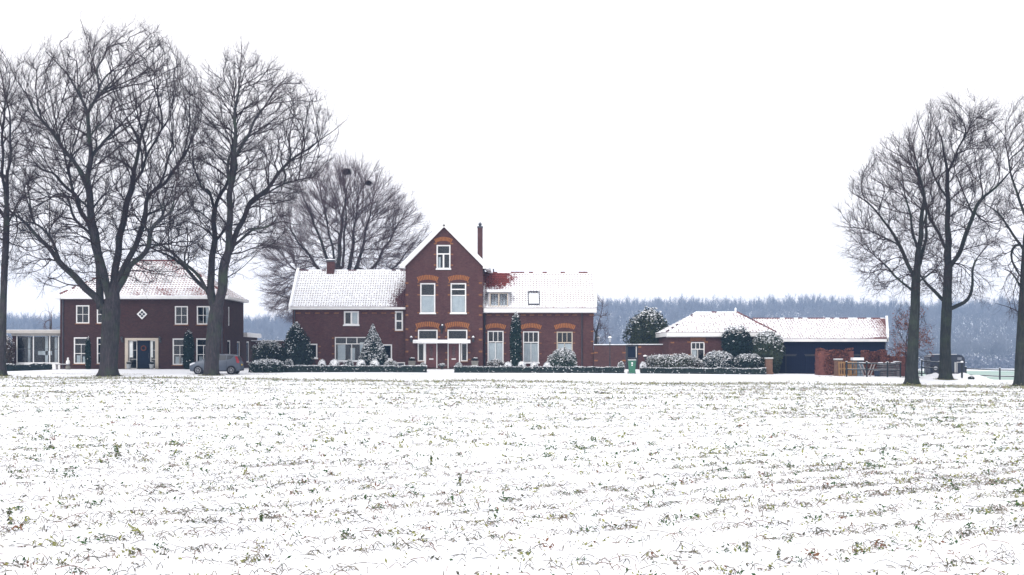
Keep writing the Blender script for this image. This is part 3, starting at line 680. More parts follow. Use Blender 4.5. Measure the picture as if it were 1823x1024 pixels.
mb = pantiles((x0e, V0, zfe + .02), (x1e, V0, zfe + .02), (q0, yrO, zRO), (q1, yrO, zRO), lambda s, t: .10, M_tile, M_edgec, tw=.25, th=.28, edge_p=.55); ro = mb.build('roof', ou, fix=False)
mb = pantiles((x0e, V0, zfe + .02), (x0e, yob + .4, zfe + .02), (q0, yrO, zRO), (q0, yrO, zRO), lambda s, t: .2, M_tile, M_edger, tw=.25, th=.28); mb.build('left_hip', ro, fix=False)
mb = pantiles((x1e, V0, zfe + .02), (x1e, yob + .4, zfe + .02), (q1, yrO, zRO), (q1, yrO, zRO), lambda s, t: .2, M_tile, M_edger, tw=.25, th=.28); mb.build('right_hip', ro, fix=False)
mb = MB(); mb.poly([(x0e, yob + .4, zfe), (x1e, yob + .4, zfe), (q1, yrO, zRO), (q0, yrO, zRO)], M_snow); mb.poly([(x0e, V0, zfe - .03), (x1e, V0, zfe - .03), (x1e, yob + .4, zfe - .03), (x0e, yob + .4, zfe - .03)], M_gwood)
ridge(mb, (q0, yrO, zRO + .02), (q1, yrO, zRO + .02), .07, M_snow, M_edger); ridge(mb, (x0e, V0, zfe + .06), (q0, yrO, zRO + .03), .09, M_snow, M_edge); ridge(mb, (x1e, V0, zfe + .06), (q1, yrO, zRO + .03), .09, M_edger, M_edge)
mb.lathe((X(1309.5, yrO), yrO, zRO), [(.1, 0), (.07, .2), (.1, .28), (.02, .42)], M_snow, 8); mb.build('ridge_tiles', ro, fix=False)

YB = 114.6
ba = thing('barn', (X(1478, YB), YB, G(X(1478, YB), YB)), 'long navy boarded barn with snowy tiled roof, red at its right end', 'barn')
fB = front(YB); b0, b1 = X(1374, YB) + .02, X(1576, YB); zb_ = Z(608.5, YB); ybb = 123.0
mb = MB(); z00 = -1.2
mb.box(b0, b1, -8.2, 0, z00, zb_, M_barn, fB)
ybR = 119.0; zbR = Z(567.5, ybR); xbl = X(1340, ybR)
mb.prism([(0, zb_), (8.2, zb_), (4.3, zbR - .15)], b1 - .06, b1, M_barn, lambda a, d, b: (d, YB + a, b)); mb.build('wall', ba)
for k, (p0, p1) in enumerate(((1382, 1416), (1434, 1470), (1497, 1540))):
    mb = MB(); u0, u1 = X(p0, YB), X(p1, YB); zt_ = Z(631.5, YB); mb.box(u0, u1, .002, .05, z00 + .6, zt_, M_barn, fB); mb.box((u0 + u1) / 2 - .02, (u0 + u1) / 2 + .02, .05, .06, z00 + .6, zt_, M_iron, fB)
    mb.box(u0 - .05, u1 + .05, .05, .09, zt_ - .12, zt_ - .03, M_iron, fB)
    mb.box(u0 - .1, u1 + .1, .002, .11, zt_, zt_ + .035, M_lead, fB); mb.build('barn_door', ba)
def bareB(s, t):
    return .16 + (.36 * max(0, (s - .74) / .26) ** 1.0) + (.25 if t < .1 else 0)
VB = YB - .35; xe0 = X(1381, VB) - 1.5; xe1 = X(1581, VB); zbe = Z(604, VB)
# the rear of this roof disappears behind the hip of the coach house
mb = pantiles((X(1381, VB) + .1, VB, zbe), (xe1 - .1, VB, zbe), (xbl, ybR, zbR), (X(1574, ybR) + .15, ybR, zbR), bareB, M_tile, M_edgec, tw=.22, th=.27, edge_p=.62); rb = mb.build('roof', ba, fix=False)
mb = MB(); xre = X(1574, ybR) + .15; mb.poly([(xbl, ybR, zbR), (xre, ybR, zbR), (xre, ybb + .4, zbe), (xbl, ybb + .4, zbe)], M_snow); mb.poly([(X(1381, VB) + .1, VB, zbe - .05), (xe1 - .1, VB, zbe - .05), (xre, ybR, zbR - .08), (xbl, ybR, zbR - .08)], M_gwood)
ridge(mb, (xbl, ybR, zbR + .02), (xre - .1, ybR, zbR + .02), .07, M_edger, M_snow); mb.build('ridge_tiles', rb, fix=False)
mb = MB(); mb.box(X(1381, VB) + .1, xe1, VB - .05, VB + .1, zb_ - .0, zbe + .02, M_white); mb.box(X(1381, VB) + .1, xe1, VB - .045, VB + .08, zbe + .02, zbe + .055, M_edge); mb.box(X(1381, VB) + .1, xe1, VB + .1, YB - .002, zb_ - .0, zb_ + .05, M_white); mb.build('gutter', ba)  # its dark strip is eave shade put in as colour
verge(ba, (xe1 + .03, VB - .05, zbe + .04), (xre + .12, ybR, zbR + .06), .14, .22, M_white)
mb = MB(); mb.tube([(b1 + .08, YB - .08, zb_ + .05), (b1 - .02, YB - .1, zb_ - .3), (b1 - .02, YB - .1, -1)], .05, M_lead, 8); mb.build('downpipe', ba)

# ================================================================== GARDEN WALLS, GATE, LAMPS
def wall_thing(name, p0, p1, pt, Y, th, m, label, posts=True):
    x0, x1 = X(p0, Y), X(p1, Y); zt_ = Z(pt, Y)
    t = thing(name, ((x0 + x1) / 2, Y, G((x0 + x1) / 2, Y)), label, 'wall')
    mb = MB(); mb.box(x0, x1, Y, Y + th, -1.0, zt_ - .06, m); mb.build('brickwork', t)
    mb = MB(); mb.box(x0 - .03, x1 + .03, Y - .05, Y + th + .05, zt_ - .06, zt_ - .01, M_lead); mb.box(x0 - .03, x1 + .03, Y - .05, Y + th + .05, zt_ - .01, zt_ + .05, M_snow); mb.build('coping', t)
    return t
YW = 118.6
wall1 = wall_thing('garden_wall', 1057.5, 1114, 614, YW, .25, M_brickC, 'brown brick garden wall between the farmhouse and the dark gate')
mb = MB()
for py in (628, 642):
    for px in (1061, 1111): mb.box(X(px, YW) - .15, X(px, YW) + .15, -.015, -.001, Z(py + 1.3, YW), Z(py - 1.3, YW), M_pale, lambda u, d, z: (u, YW + d, z))
merge_into(wall1.children[0], mb.build('light_brick_accents', wall1))
wall2 = wall_thing('garden_wall', 1136, 1190.5, 613.5, YW, .25, M_brickA, 'red brick garden wall between the dark gate and the outbuilding')
mb = MB()
for py in (618, 630):
    mb.box(X(1138.5, YW) - .15, X(1138.5, YW) + .15, -.015, -.001, Z(py + 1.3, YW), Z(py - 1.3, YW), M_pale, lambda u, d, z: (u, YW + d, z))
merge_into(wall2.children[0], mb.build('light_brick_accents', wall2))
wall3 = wall_thing('boundary_wall', 448, 521, 607, 127.0, .3, M_brickC, 'distant brick wall with snowy coping behind the dark shrubs')
gt = thing('garden_gate', (X(1125, YW), YW, 0), 'black arched garden gate with an open top panel between brick walls', 'gate')
gx0, gx1 = X(1114.5, YW), X(1135.5, YW); fW = front(YW)
mb = MB(); mb.box(gx0, gx0 + .1, -.2, .06, -.5, Z(615, YW), M_iron, fW); mb.box(gx1 - .1, gx1, -.2, .06, -.5, Z(615, YW), M_iron, fW)
pr = [(gx0, Z(617, YW)), (gx1, Z(617, YW)), (gx1, Z(615, YW)), (gx1 - .2, Z(614, YW)), ((gx0 + gx1) / 2, Z(613.4, YW)), (gx0 + .2, Z(614, YW)), (gx0, Z(615, YW))]; mb.prism(pr, -.2, .06, M_iron, fW)
mb.box(gx0, gx1, -.2, .05, Z(614, YW) + .02, Z(613.3, YW) + .03, M_snow, fW); mb.build('gate_frame', gt)
mb = MB(); mb.box(gx0 + .1, gx1 - .1, -.08, -.02, -.4, Z(638, YW), M_iron, fW); mb.box(gx0 + .1, gx1 - .1, -.03, .02, Z(638, YW), Z(636.6, YW), M_lead, fW)
mb.box(gx0 + .1, gx0 + .16, -.08, -.02, Z(636.6, YW), Z(617, YW), M_lead, fW); mb.box(gx1 - .16, gx1 - .1, -.08, -.02, Z(636.6, YW), Z(617, YW), M_white, fW)
mb.box(gx0 + .16, gx1 - .16, -.07, -.04, Z(636.6, YW), Z(617, YW), M_navy, fW); mb.build('gate_leaf', gt)

def lamp_post(px, pt, pb, Y, label):
    x = X(px, Y); g = G(x, Y); zt_ = Z(pt, Y); zb_2 = max(g, Z(pb, Y)) if pb else g
    t = thing('lamp_post', (x, Y, g), label, 'street lamp', 'lamp posts by the garden wall')
    H = zt_ - g; o = (x, Y, g)
    mb = MB(); mb.lathe(o, [(.10, -.1), (.10, .25), (.06, .3), (.055, .55), (.08, .58), (.05, .62), (.04, 1.2), (.065, 1.23), (.035, 1.28), (.03, H - .72), (.06, H - .70), (.03, H - .62)], M_iron, 10)
    mb.tube([(x - .22, Y, g + H - .85), (x + .22, Y, g + H - .85)], .015, M_iron, 6); mb.build('post', t)
    mb = MB(); mb.lathe(o, [(.07, H - .60), (.14, H - .28)], mat('lamp_glass', (.42, .46, .52), (.36, .4, .46), 3, .15), 6); ln = mb.build('lantern', t)
    mb = MB(); mb.lathe(o, [(.17, H - .28), (.16, H - .24), (.05, H - .10), (.03, H - .06), (.04, H - .03), (.005, H)], M_iron, 6); mb.build('cap', t)
    mb = MB(); mb.lathe(o, [(.17, H - .255), (.10, H - .14), (.03, H - .1)], M_snow, 6); mb.build('cap_snow', t)
lamp_post(1085.8, 596, 655, 114.0, 'black lamp post with snow capped lantern in front of the garden wall')
lamp_post(1065.0, 597, None, 124.0, 'lantern of a second lamp post peeping over the wall beside the farmhouse')
# short bollard lamp
x, y = X(1148.5, 115), 115.0; t = thing('garden_lamp', (x, y, G(x, y)), 'short black garden lamp with round snow cap beside the gate', 'garden lamp')
mb = MB(); zt_ = Z(633.5, y) - G(x, y); mb.lathe((x, y, G(x, y)), [(.05, -.1), (.035, .1), (.035, zt_ - .25), (.09, zt_ - .22), (.09, zt_ - .08), (.16, zt_ - .06), (.02, zt_ - .0)], M_iron, 10); mb.build('post', t)
mb = MB(); mb.lathe((x, y, G(x, y)), [(.17, zt_ - .05), (.14, zt_ + .03), (.03, zt_ + .07)], M_snow, 10); mb.build('snow_cap', t)
# brick gate pier
def pier(px0, px1, pt, Y, m, label, dz=.0):
    x0, x1 = X(px0, Y), X(px1, Y); g = G((x0 + x1) / 2, Y); zt_ = Z(pt, Y)
    t = thing('brick_pillar', ((x0 + x1) / 2, Y, g), label, 'pillar')
    mb = MB(); mb.box(x0, x1, Y, Y + (x1 - x0), g - .3, zt_ - .07, m); mb.box(x0 - .05, x1 + .05, Y - .05, Y + (x1 - x0) + .05, g - .3, g + .16, m); mb.build('shaft', t)
    mb = MB(); mb.box(x0 - .05, x1 + .05, Y - .05, Y + (x1 - x0) + .05, zt_ - .07, zt_ - .0, M_stone); mb.box(x0 - .04, x1 + .04, Y - .04, Y + (x1 - x0) + .04, zt_, zt_ + .05, M_snow); mb.build('capstone', t)
    return t
M_pier = brick('orange_pier_brick', (.19, .105, .07), (.13, .078, .06), (.15, .12, .10))
pier(1363.5, 1375.5, 638, 111.0, M_pier, 'orange brown brick gate pillar with snowy cap at the end of the clipped hedge')
pier(1487.5, 1499.5, 640, 108.0, M_pier, 'weathered brown brick pillar beside the beech hedge and the upright pallets')
# ================================================================== GROUND, MEADOW, HILL
xs = np.concatenate([np.arange(-590, -60, 12.), np.arange(-60, 60, .75), np.arange(60, 591, 12.)])
ys = np.concatenate([np.arange(-26, 5, 3.), np.arange(5, 40, .4), np.arange(40, 140, .8), np.arange(140, 1065, 9.)])
GX, GY = np.meshgrid(xs, ys); GZ = gz(GX, GY)
def micro(x, y):
    k = (x * -.66 + y * .75) / 1.0                     # crop rows run obliquely away to the right
    f = np.clip((100 - y) / 4, 0, 1) * np.clip((y + 26) / 10, 0, 1)
    return f * (.022 * np.sin(2 * PI * k) + .03 * np.sin(x * 1.3 + 1.7 * np.sin(y * .6)) * np.sin(y * 1.1 + x * .4)) + .05 * np.sin(x * .31 + 2) * np.sin(y * .27)
def gm(x, y): return gz(x, y) + np.where(np.asarray(y) < 125, micro(x, y), 0) * np.where(np.asarray(y) < 103, 1, .25)
GZ = gm(GX, GY)
V = np.stack([GX, GY, GZ], -1).reshape(-1, 3); nx = len(xs); ny = len(ys)
ii = (np.arange(ny - 1)[:, None] * nx + np.arange(nx - 1)[None]).ravel(); FQ = np.stack([ii, ii + 1, ii + nx + 1, ii + nx], 1)
g_ = mesh_np('snowy_ground', V, FQ, [M_snow], smooth=True); tag(g_, 'snow covered field and verge', kind='structure')
m, nt, b = nodes_of('meadow_grass_in_snow')
tc = nt.nodes.new('ShaderNodeTexCoord'); mp = N(nt, 'ShaderNodeMapping'); mp.inputs['Scale'].default_value = (.05, .35, 1); nt.links.new(tc.outputs['Object'], mp.inputs[0])
nt.links.new(mixc(nt, ramp(nt, noise(nt, 1.0, 4, .6, mp.outputs[0]), .50, .66), (.20, .33, .27), SNOWC), b.inputs['Base Color']); b.inputs['Roughness'].default_value = .9
xs2 = np.linspace(37.2, 130, 40); ys2 = np.concatenate([np.linspace(112.6, 135, 30), np.linspace(140, 330, 30)]); A, B_ = np.meshgrid(xs2, ys2)
V = np.stack([A, B_, gz(A, B_) + .03], -1).reshape(-1, 3); ii = (np.arange(59)[:, None] * 40 + np.arange(39)[None]).ravel()
md = mesh_np('meadow', V, np.stack([ii, ii + 1, ii + 41, ii + 40], 1), [m], smooth=True); tag(md, 'pale green meadow under thin snow', kind='structure')

# ================================================================== TREES
def prisms(P0, P1, R0, R1, n=3):
    d = P1 - P0; L = np.linalg.norm(d, axis=1, keepdims=True) + 1e-9; d = d / L
    h = np.where(np.abs(d[:, 2:3]) < .9, np.array([[0, 0, 1.]]), np.array([[0, 1., 0]]))
    a = np.cross(d, h); a /= np.linalg.norm(a, axis=1, keepdims=True); b = np.cross(a, d)
    vs = []
    for P, R in ((P0, R0), (P1, R1)):
        for k in range(n):
            t = 2 * PI * k / n; vs.append(P + (a * math.cos(t) + b * math.sin(t)) * R[:, None])
    V = np.stack(vs, 1).reshape(-1, 3); base = np.arange(len(P0))[:, None] * (2 * n)
    F_ = np.concatenate([base + np.array([k, (k + 1) % n, n + (k + 1) % n, n + k]) for k in range(n)], 0)
    return V, F_
def unit(v): return v / (np.linalg.norm(v, axis=-1, keepdims=True) + 1e-9)
def catmull(P, step):
    P = np.array(P, float); Q = np.vstack([2 * P[0] - P[1], P, 2 * P[-1] - P[-2]]); out = []
    for i in range(1, len(Q) - 2):
        p0, p1, p2, p3 = Q[i - 1:i + 3]; L = np.linalg.norm((p2 - p1)[:3]); n = max(1, int(round(L / step)))
        for k in range(n):
            t = k / n; out.append(.5 * ((2 * p1) + (-p0 + p2) * t + (2 * p0 - 5 * p1 + 4 * p2 - p3) * t * t + (-p0 + 3 * p1 - 3 * p2 + p3) * t ** 3))
    out.append(P[-1]); return np.array(out)

M_bark = snowy('oak_bark', (.038, .033, .037), (.025, .026, .027), 1.5, 1.15, 1.3, bscale=10, bmp=.8)
M_twig = mat('twig_bark', (.042, .027, .028), (.029, .021, .023), 2, .9, spec=.2)
M_bark2 = snowy('mossy_bark', (.026, .028, .027), (.018, .021, .020), 1.2, 1.15, 1.3, bscale=10, bmp=.8)
M_twigD = mat('purplish_twig_bark', (.105, .075, .082), (.078, .057, .065), 2, .9, spec=.2)

def grow_tree(name, label, cat, Y, limbs, env, n_attr, seed, bark, twig, group=None, D=.36, kill=.54, tipr=.0138, tw_n=1.8, tw_len=.95, tw_r=.0058, deep=.85, flare=1.0, shell=.45, spawn=4, wob=.05, wf=1.0, rb=.42):
    rng = np.random.default_rng(seed); s = S(Y)
    bx, by = limbs[0][0][0], limbs[0][0][1]; x0 = X(bx, Y); g = G(x0, Y)
    pos, par, rmin, aut = [], [], [], []
    env = np.array(env, float); zc_env = CZ + (HYP - env[:, 0]) * s
    allw = (env[:, 2] - env[:, 1]).max() / 2 * s
    for li, L in enumerate(limbs):
        pts = []
        for (px, py, w) in L: pts.append([X(px, Y), Y, Z(py, Y), (w if w > 13 else w * (w / 13) ** .45) * s / 2 * .93 * wf])
        pts = np.array(pts)
        if li == 0: pts[0, 2] = min(pts[0, 2], g - .05)
        C = catmull(pts, .30); n = len(C)
        if li == 0: off = np.zeros(n); pidx = -1
        else:
            P = np.array(pos); q = int(np.argmin(np.linalg.norm(P[:, [0, 2]] - C[0, [0, 2]], axis=1) + np.abs(P[:, 1] - Y) * .05)); pidx = q
            sgn = 1 if (li * 7 + seed) % 2 else -1; reach = np.linalg.norm(C[-1, [0, 2]] - C[0, [0, 2]])
            off = (pos[q][1] - Y) + sgn * reach * rng.uniform(.25, .6) * np.linspace(0, 1, n) ** 1.2
            C = C[1:]; off = off[1:]; n -= 1
        ph = rng.uniform(0, 6, 3)
        for k in range(n):
            c = C[k]; t = k * .3; wv = wob * (0 if li == 0 else 1) * min(1, t)
            pos.append(np.array([c[0] + wv * math.sin(t * 2.3 + ph[0]), c[1] + off[k] + wv * math.sin(t * 1.9 + ph[1]), c[2] + wv * math.sin(t * 2.7 + ph[2])]))
            par.append(pidx); pidx = len(pos) - 1; rmin.append(max(c[3], .012)); aut.append(True)
    nA = len(pos)
    # attraction points through the crown's volume
    zz = np.linspace(zc_env.min(), zc_env.max(), 200); o = np.argsort(zc_env)
    xl = np.interp(zz, zc_env[o], X(env[o, 1], Y)); xr = np.interp(zz, zc_env[o], X(env[o, 2], Y)); hw = (xr - xl) / 2; shr = np.minimum(.12 * tw_len, hw * .3); xl = xl + shr; xr = xr - shr; hw = hw - shr; z0_ = zz[0]; zz = z0_ + (zz - z0_) * (1 - .85 * tw_len / (zz[-1] - z0_))
    pr = hw ** 1.7 + .3; pr /= pr.sum(); zi = rng.choice(200, n_attr, p=pr); th = rng.uniform(0, 2 * PI, n_attr); rr = rng.uniform(0, 1, n_attr) ** shell
    z = zz[zi] + rng.uniform(-.5, .5, n_attr) * (zz[1] - zz[0]); lump = 1 + .07 * np.sin(th * 3 + z * .9 + seed) + .06 * np.sin(th * 5 - z * 1.7)
    A = np.stack([(xl[zi] + xr[zi]) / 2 + hw[zi] * rr * lump * np.cos(th), Y + hw[zi] * deep * rr * lump * np.sin(th), z + .35 * np.sin(th * 4 + seed)], 1)
    P = np.array(pos); dirs = np.zeros_like(P)
    for i in range(len(P)): dirs[i] = P[i] - P[par[i]] if par[i] >= 0 else (0, 0, 1)
    dirs = unit(dirs); par = list(par); kids = np.where((np.arange(len(P)) % spawn == 0) | (np.array(rmin) < .05), 0, 3)
    ok = np.array(rmin) < 9 ; ok[:0] = False
    trunk_top = limbs[0][-1][1]; canstart = P[:, 2] > Z(trunk_top, Y) - .6
    d2 = np.full(len(A), 1e9); near = np.zeros(len(A), int); tp = limbs[0][-1]; fork = np.array([X(tp[0], Y), Y, Z(tp[1], Y) - .5])
    cand = np.nonzero(canstart)[0]
    for c0_ in range(0, len(cand), 400):
        ids = cand[c0_:c0_ + 400]; dd = ((A[:, None, :] - P[ids][None]) ** 2).sum(-1); j = dd.argmin(1); v = dd[np.arange(len(A)), j]; m_ = v < d2; d2[m_] = v[m_]; near[m_] = ids[j[m_]]
    for it in range(70):
        live = d2 > kill * kill; A, d2, near = A[live], d2[live], near[live]
        if len(A) < 10: break
        vec = unit(A - P[near]); acc = np.zeros_like(P); np.add.at(acc, near, vec); act = np.nonzero((np.abs(acc).sum(1) > 0) & (kids < np.where(np.arange(len(P)) < nA, 2, 3)))[0]
        if not len(act): break
        dv = unit(unit(acc[act]) * .55 + dirs[act] * .52 + unit(P[act] - fork) * (rb * np.clip((np.linalg.norm(P[act] - fork, axis=1, keepdims=True) - 2.5) / 4, 0, 1)) + rng.normal(0, .075, (len(act), 3)) + np.array([0, 0, .04]))
        NP = P[act] + dv * D * rng.uniform(.8, 1.15, (len(act), 1)); n0 = len(P); P = np.vstack([P, NP]); dirs = np.vstack([dirs, dv]); par += act.tolist(); kids[act] += 1; kids = np.concatenate([kids, np.zeros(len(act), int)])
        for c0_ in range(0, len(NP), 500):
            Q = NP[c0_:c0_ + 500]; dd = ((A[:, None, :] - Q[None]) ** 2).sum(-1); j = dd.argmin(1); v = dd[np.arange(len(A)), j]; m_ = v < d2; d2[m_] = v[m_]; near[m_] = n0 + c0_ + j[m_]
    n = len(P); par = np.array(par); nch = np.zeros(n, int); acc = np.zeros(n)
    rad = np.zeros(n)
    for i in range(n - 1, -1, -1):
        r = tipr if acc[i] == 0 else acc[i] ** (1 / 2.15)
        if i < nA: r = max(min(r, rmin[i] * 1.25), rmin[i])
        rad[i] = r
        if par[i] >= 0: acc[par[i]] += r ** 2.15; nch[par[i]] += 1
    if True:   # root flare
        for i in range(nA):
            h = P[i, 2] - g
            if h < 1.1 and i < len(limbs[0]) * 40 and abs(P[i, 0] - x0) < 1.5: rad[i] *= 1 + .26 * flare * max(0, 1 - h / .55) ** 2
    # thick limbs: continuous tubes;  thin branches: frusta
    t = thing(name, (x0, Y, g), label, cat, group)
    child = [[] for _ in range(n)]
    for i in range(n):
        if par[i] >= 0: child[par[i]].append(i)
    TH = .055; mbt = MB(); starts = [0]; done = set()
    while starts:
        c = starts.pop(); chain = [c] if par[c] < 0 else [par[c], c]
        while True:
            ch = [k for k in child[chain[-1]] if rad[k] > TH and k not in done]
            if not ch: break
            ch.sort(key=lambda k: -rad[k]); chain.append(ch[0]); done.add(ch[0])
            for k in ch[1:]: starts.append(k); done.add(k)
        if len(chain) < 2: continue
        rs_ = [rad[k] for k in chain]
        if par[c] >= 0 and c != 0: rs_[0] = min(rs_[0], rs_[1] * 1.15)
        i0 = len(mbt.v); ns = 12 if c == 0 else (9 if rs_[0] > .15 else 6)
        mbt.tube([P[k] for k in chain], rs_, bark, ns)
        if c == 0:   # lobed roots at the foot
            for q in range(min(5, len(chain))):
                for k in range(ns):
                    vv = mbt.v[i0 + q * ns + k]; f_ = 1 + .13 * max(0, 1 - q / 3) * math.sin(k * 2.6 + seed) ; ctr = P[chain[q]]
                    mbt.v[i0 + q * ns + k] = (ctr[0] + (vv[0] - ctr[0]) * f_, ctr[1] + (vv[1] - ctr[1]) * f_, vv[2])
    mbt.build('trunk', t, smooth=True)
    idx = np.array([i for i in range(n) if par[i] >= 0 and rad[i] <= TH]); 
    r0 = np.minimum(rad[par[idx]], rad[idx] * 1.35)
    V1, F1 = prisms(P[par[idx]], P[idx], r0, rad[idx], 3)
    # twigs
    src = idx[rad[idx] < .030]; reps = rng.poisson(tw_n, len(src)); leaf = nch[src] == 0; reps = reps + leaf * 1
    si = np.repeat(src, reps); k = len(si)
    d0 = unit(dirs[si] * .75 + unit(P[si] - fork) * .35 + rng.normal(0, .42, (k, 3)) + np.array([0, 0, .12])); L = rng.uniform(.45, 1.25, k) * tw_len
    a0_ = P[si]; d1_ = unit(d0 + rng.normal(0, .16, (k, 3)) + np.array([0, 0, .08])); d2_ = unit(d1_ + rng.normal(0, .2, (k, 3)) + np.array([0, 0, .06]))
    a1_ = a0_ + d0 * (L * .36)[:, None]; a2_ = a1_ + d1_ * (L * .34)[:, None]; a3_ = a2_ + d2_ * (L * .3)[:, None]
    R = np.full(k, tw_r)
    Ps, Pe, Ra, Rb = [a0_, a1_, a2_], [a1_, a2_, a3_], [R * 1.3, R * 1.1, R * .9], [R * 1.1, R * .9, R * .5]
    for base_, dd_ in ((a1_, d0), (a2_, d1_)):
        e = unit(dd_ + rng.normal(0, .6, (k, 3))); Ps.append(base_); Pe.append(base_ + e * (L * rng.uniform(.25, .5, k))[:, None]); Ra.append(R * .9); Rb.append(R * .5)
    V2, F2 = prisms(np.vstack(Ps), np.vstack(Pe), np.concatenate(Ra), np.concatenate(Rb), 3)
    mesh_np('crown', np.vstack([V1, V2]), np.vstack([F1, F2 + len(V1)]), [twig], parent=t)
    print(name, 'nodes', n, 'twigs', k)
    return t, P, rad

L_A = [[(193, 670, 31), (194, 640, 29), (196, 600, 28), (198, 560, 30), (201, 530, 27), (203, 505, 17)],
       [(188, 553, 15), (165, 522, 14), (140, 497, 13), (115, 468, 11), (92, 438, 9), (60, 400, 7), (25, 370, 4)],
       [(183, 560, 17), (176, 535, 15), (173, 489, 13), (155, 418, 10), (130, 370, 8.5), (112, 339, 8), (70, 301, 6), (40, 285, 4), (18, 262, 3)],
       [(196, 535, 16), (187, 480, 13), (180, 420, 12), (178, 340, 11), (187, 301, 9), (192, 226, 7), (172, 170, 5), (140, 130, 3)],
       [(203, 505, 15), (206, 395, 12), (213, 310, 10.5), (213, 255, 8), (220, 184, 6), (226, 140, 4), (234, 95, 3)],
       [(178, 342, 9), (159, 301, 8), (122, 245, 6.5), (98, 205, 5), (80, 160, 3), (62, 120, 2.5)],
       [(206, 510, 13), (225, 460, 11), (244, 405, 9.5), (248, 348, 8), (277, 311, 7), (300, 270, 5.5), (323, 208, 4), (328, 150, 2.5)],
       [(204, 525, 13), (235, 480, 11), (272, 448, 10), (291, 410, 8), (328, 385, 5.5), (350, 360, 3)],
       [(213, 318, 8), (226, 297, 6.5), (244, 240, 5.5), (262, 205, 4.5), (285, 150, 3)],
       [(192, 226, 6), (215, 180, 5), (205, 120, 3), (196, 75, 2.5)],
       [(155, 418, 7), (120, 385, 6), (95, 340, 5), (55, 350, 3)],
       [(115, 468, 7), (100, 425, 6), (72, 400, 5), (35, 410, 3)],
       [(112, 339, 6), (98, 290, 5), (78, 235, 4), (60, 180, 3)]]
E_A = [(52, 215, 270), (66, 160, 300), (84, 95, 325), (110, 50, 350), (160, 25, 362), (230, 8, 368), (300, 2, 365), (370, 2, 362), (430, 15, 350), (480, 45, 322), (510, 70, 300)]
tA, PA, rA = grow_tree('oak_tree', 'largest bare oak, its thick trunk forking low in front of the villa', 'tree', 102.0, L_A, E_A, 7600, 11, M_bark, M_twig, 'bare trees left of the farmhouse')
L_B = [[(376, 668, 28), (377, 640, 26), (380, 600, 25), (384, 565, 25), (387, 545, 22)],
       [(384, 553, 15), (376, 520, 14), (372, 490, 14), (375, 426, 11), (372, 363, 9), (392, 314, 7), (397, 246, 6), (382, 215, 4), (366, 165, 3)],
       [(388, 548, 17), (396, 515, 18), (404, 470, 15), (414, 426, 13), (419, 353, 10), (431, 294, 9), (436, 221, 7), (448, 160, 4), (455, 105, 2.5)],
       [(408, 462, 11), (423, 415, 10), (441, 363, 9), (475, 324, 7.5), (499, 285, 6.5), (533, 255, 5), (573, 221, 3.5), (600, 195, 2.5)],
       [(405, 455, 8), (425, 437, 7), (455, 415, 6), (480, 409, 5), (514, 402, 4), (545, 408, 2.5)],
       [(382, 556, 12), (370, 522, 11), (348, 500, 9), (312, 466, 7), (268, 442, 5), (235, 430, 3)],
       [(372, 528, 9), (352, 488, 7), (318, 456, 6), (285, 430, 4), (262, 418, 2.5)],
       [(371, 370, 8), (360, 335, 7), (343, 325, 6), (328, 295, 5.5), (315, 255, 4.5), (312, 205, 3)],
       [(433, 290, 7), (462, 245, 6), (492, 205, 4.5), (533, 165, 3)],
       [(420, 350, 7), (412, 300, 6), (418, 240, 5), (410, 170, 3.5), (402, 110, 2.5)],
       [(441, 363, 6), (470, 345, 5), (520, 325, 4), (560, 322, 3), (585, 330, 2)],
       [(376, 430, 7), (392, 400, 6), (402, 360, 5), (396, 320, 4)]]
E_B = [(94, 385, 460), (112, 358, 495), (145, 345, 550), (180, 338, 590), (215, 330, 602), (255, 320, 590), (310, 305, 560), (380, 285, 520), (430, 270, 500), (475, 290, 455), (500, 330, 430)]
grow_tree('oak_tree', 'bare oak forking into a Y, its trunk in front of the parked car', 'tree', 103.0, L_B, E_B, 5800, 12, M_bark, M_twig, 'bare trees left of the farmhouse')
L_C = [[(1, 668, 22), (3, 620, 17), (5, 560, 14), (8, 480, 12), (11, 420, 11), (12, 370, 10)],
       [(12, 375, 8), (18, 320, 7), (30, 270, 6), (35, 200, 4), (28, 140, 3)], [(12, 372, 8), (4, 330, 7), (-4, 270, 6), (-8, 190, 5), (-4, 130, 3)],
       [(12, 400, 6), (35, 370, 5), (55, 350, 4), (80, 335, 2.5)], [(10, 390, 7), (-20, 350, 6), (-50, 300, 5), (-70, 230, 3)], [(8, 430, 6), (-20, 410, 5), (-60, 390, 3)], [(11, 430, 5), (40, 440, 3.5), (70, 430, 2)]]
E_C = [(95, -30, 30), (130, -60, 45), (190, -85, 58), (280, -95, 62), (360, -95, 66), (430, -80, 62), (490, -50, 45)]
grow_tree('oak_tree', 'bare tree cut by the left edge of the picture', 'tree', 101.0, L_C, E_C, 3000, 13, M_bark, M_twig, 'bare trees left of the farmhouse')
YD = 140.0
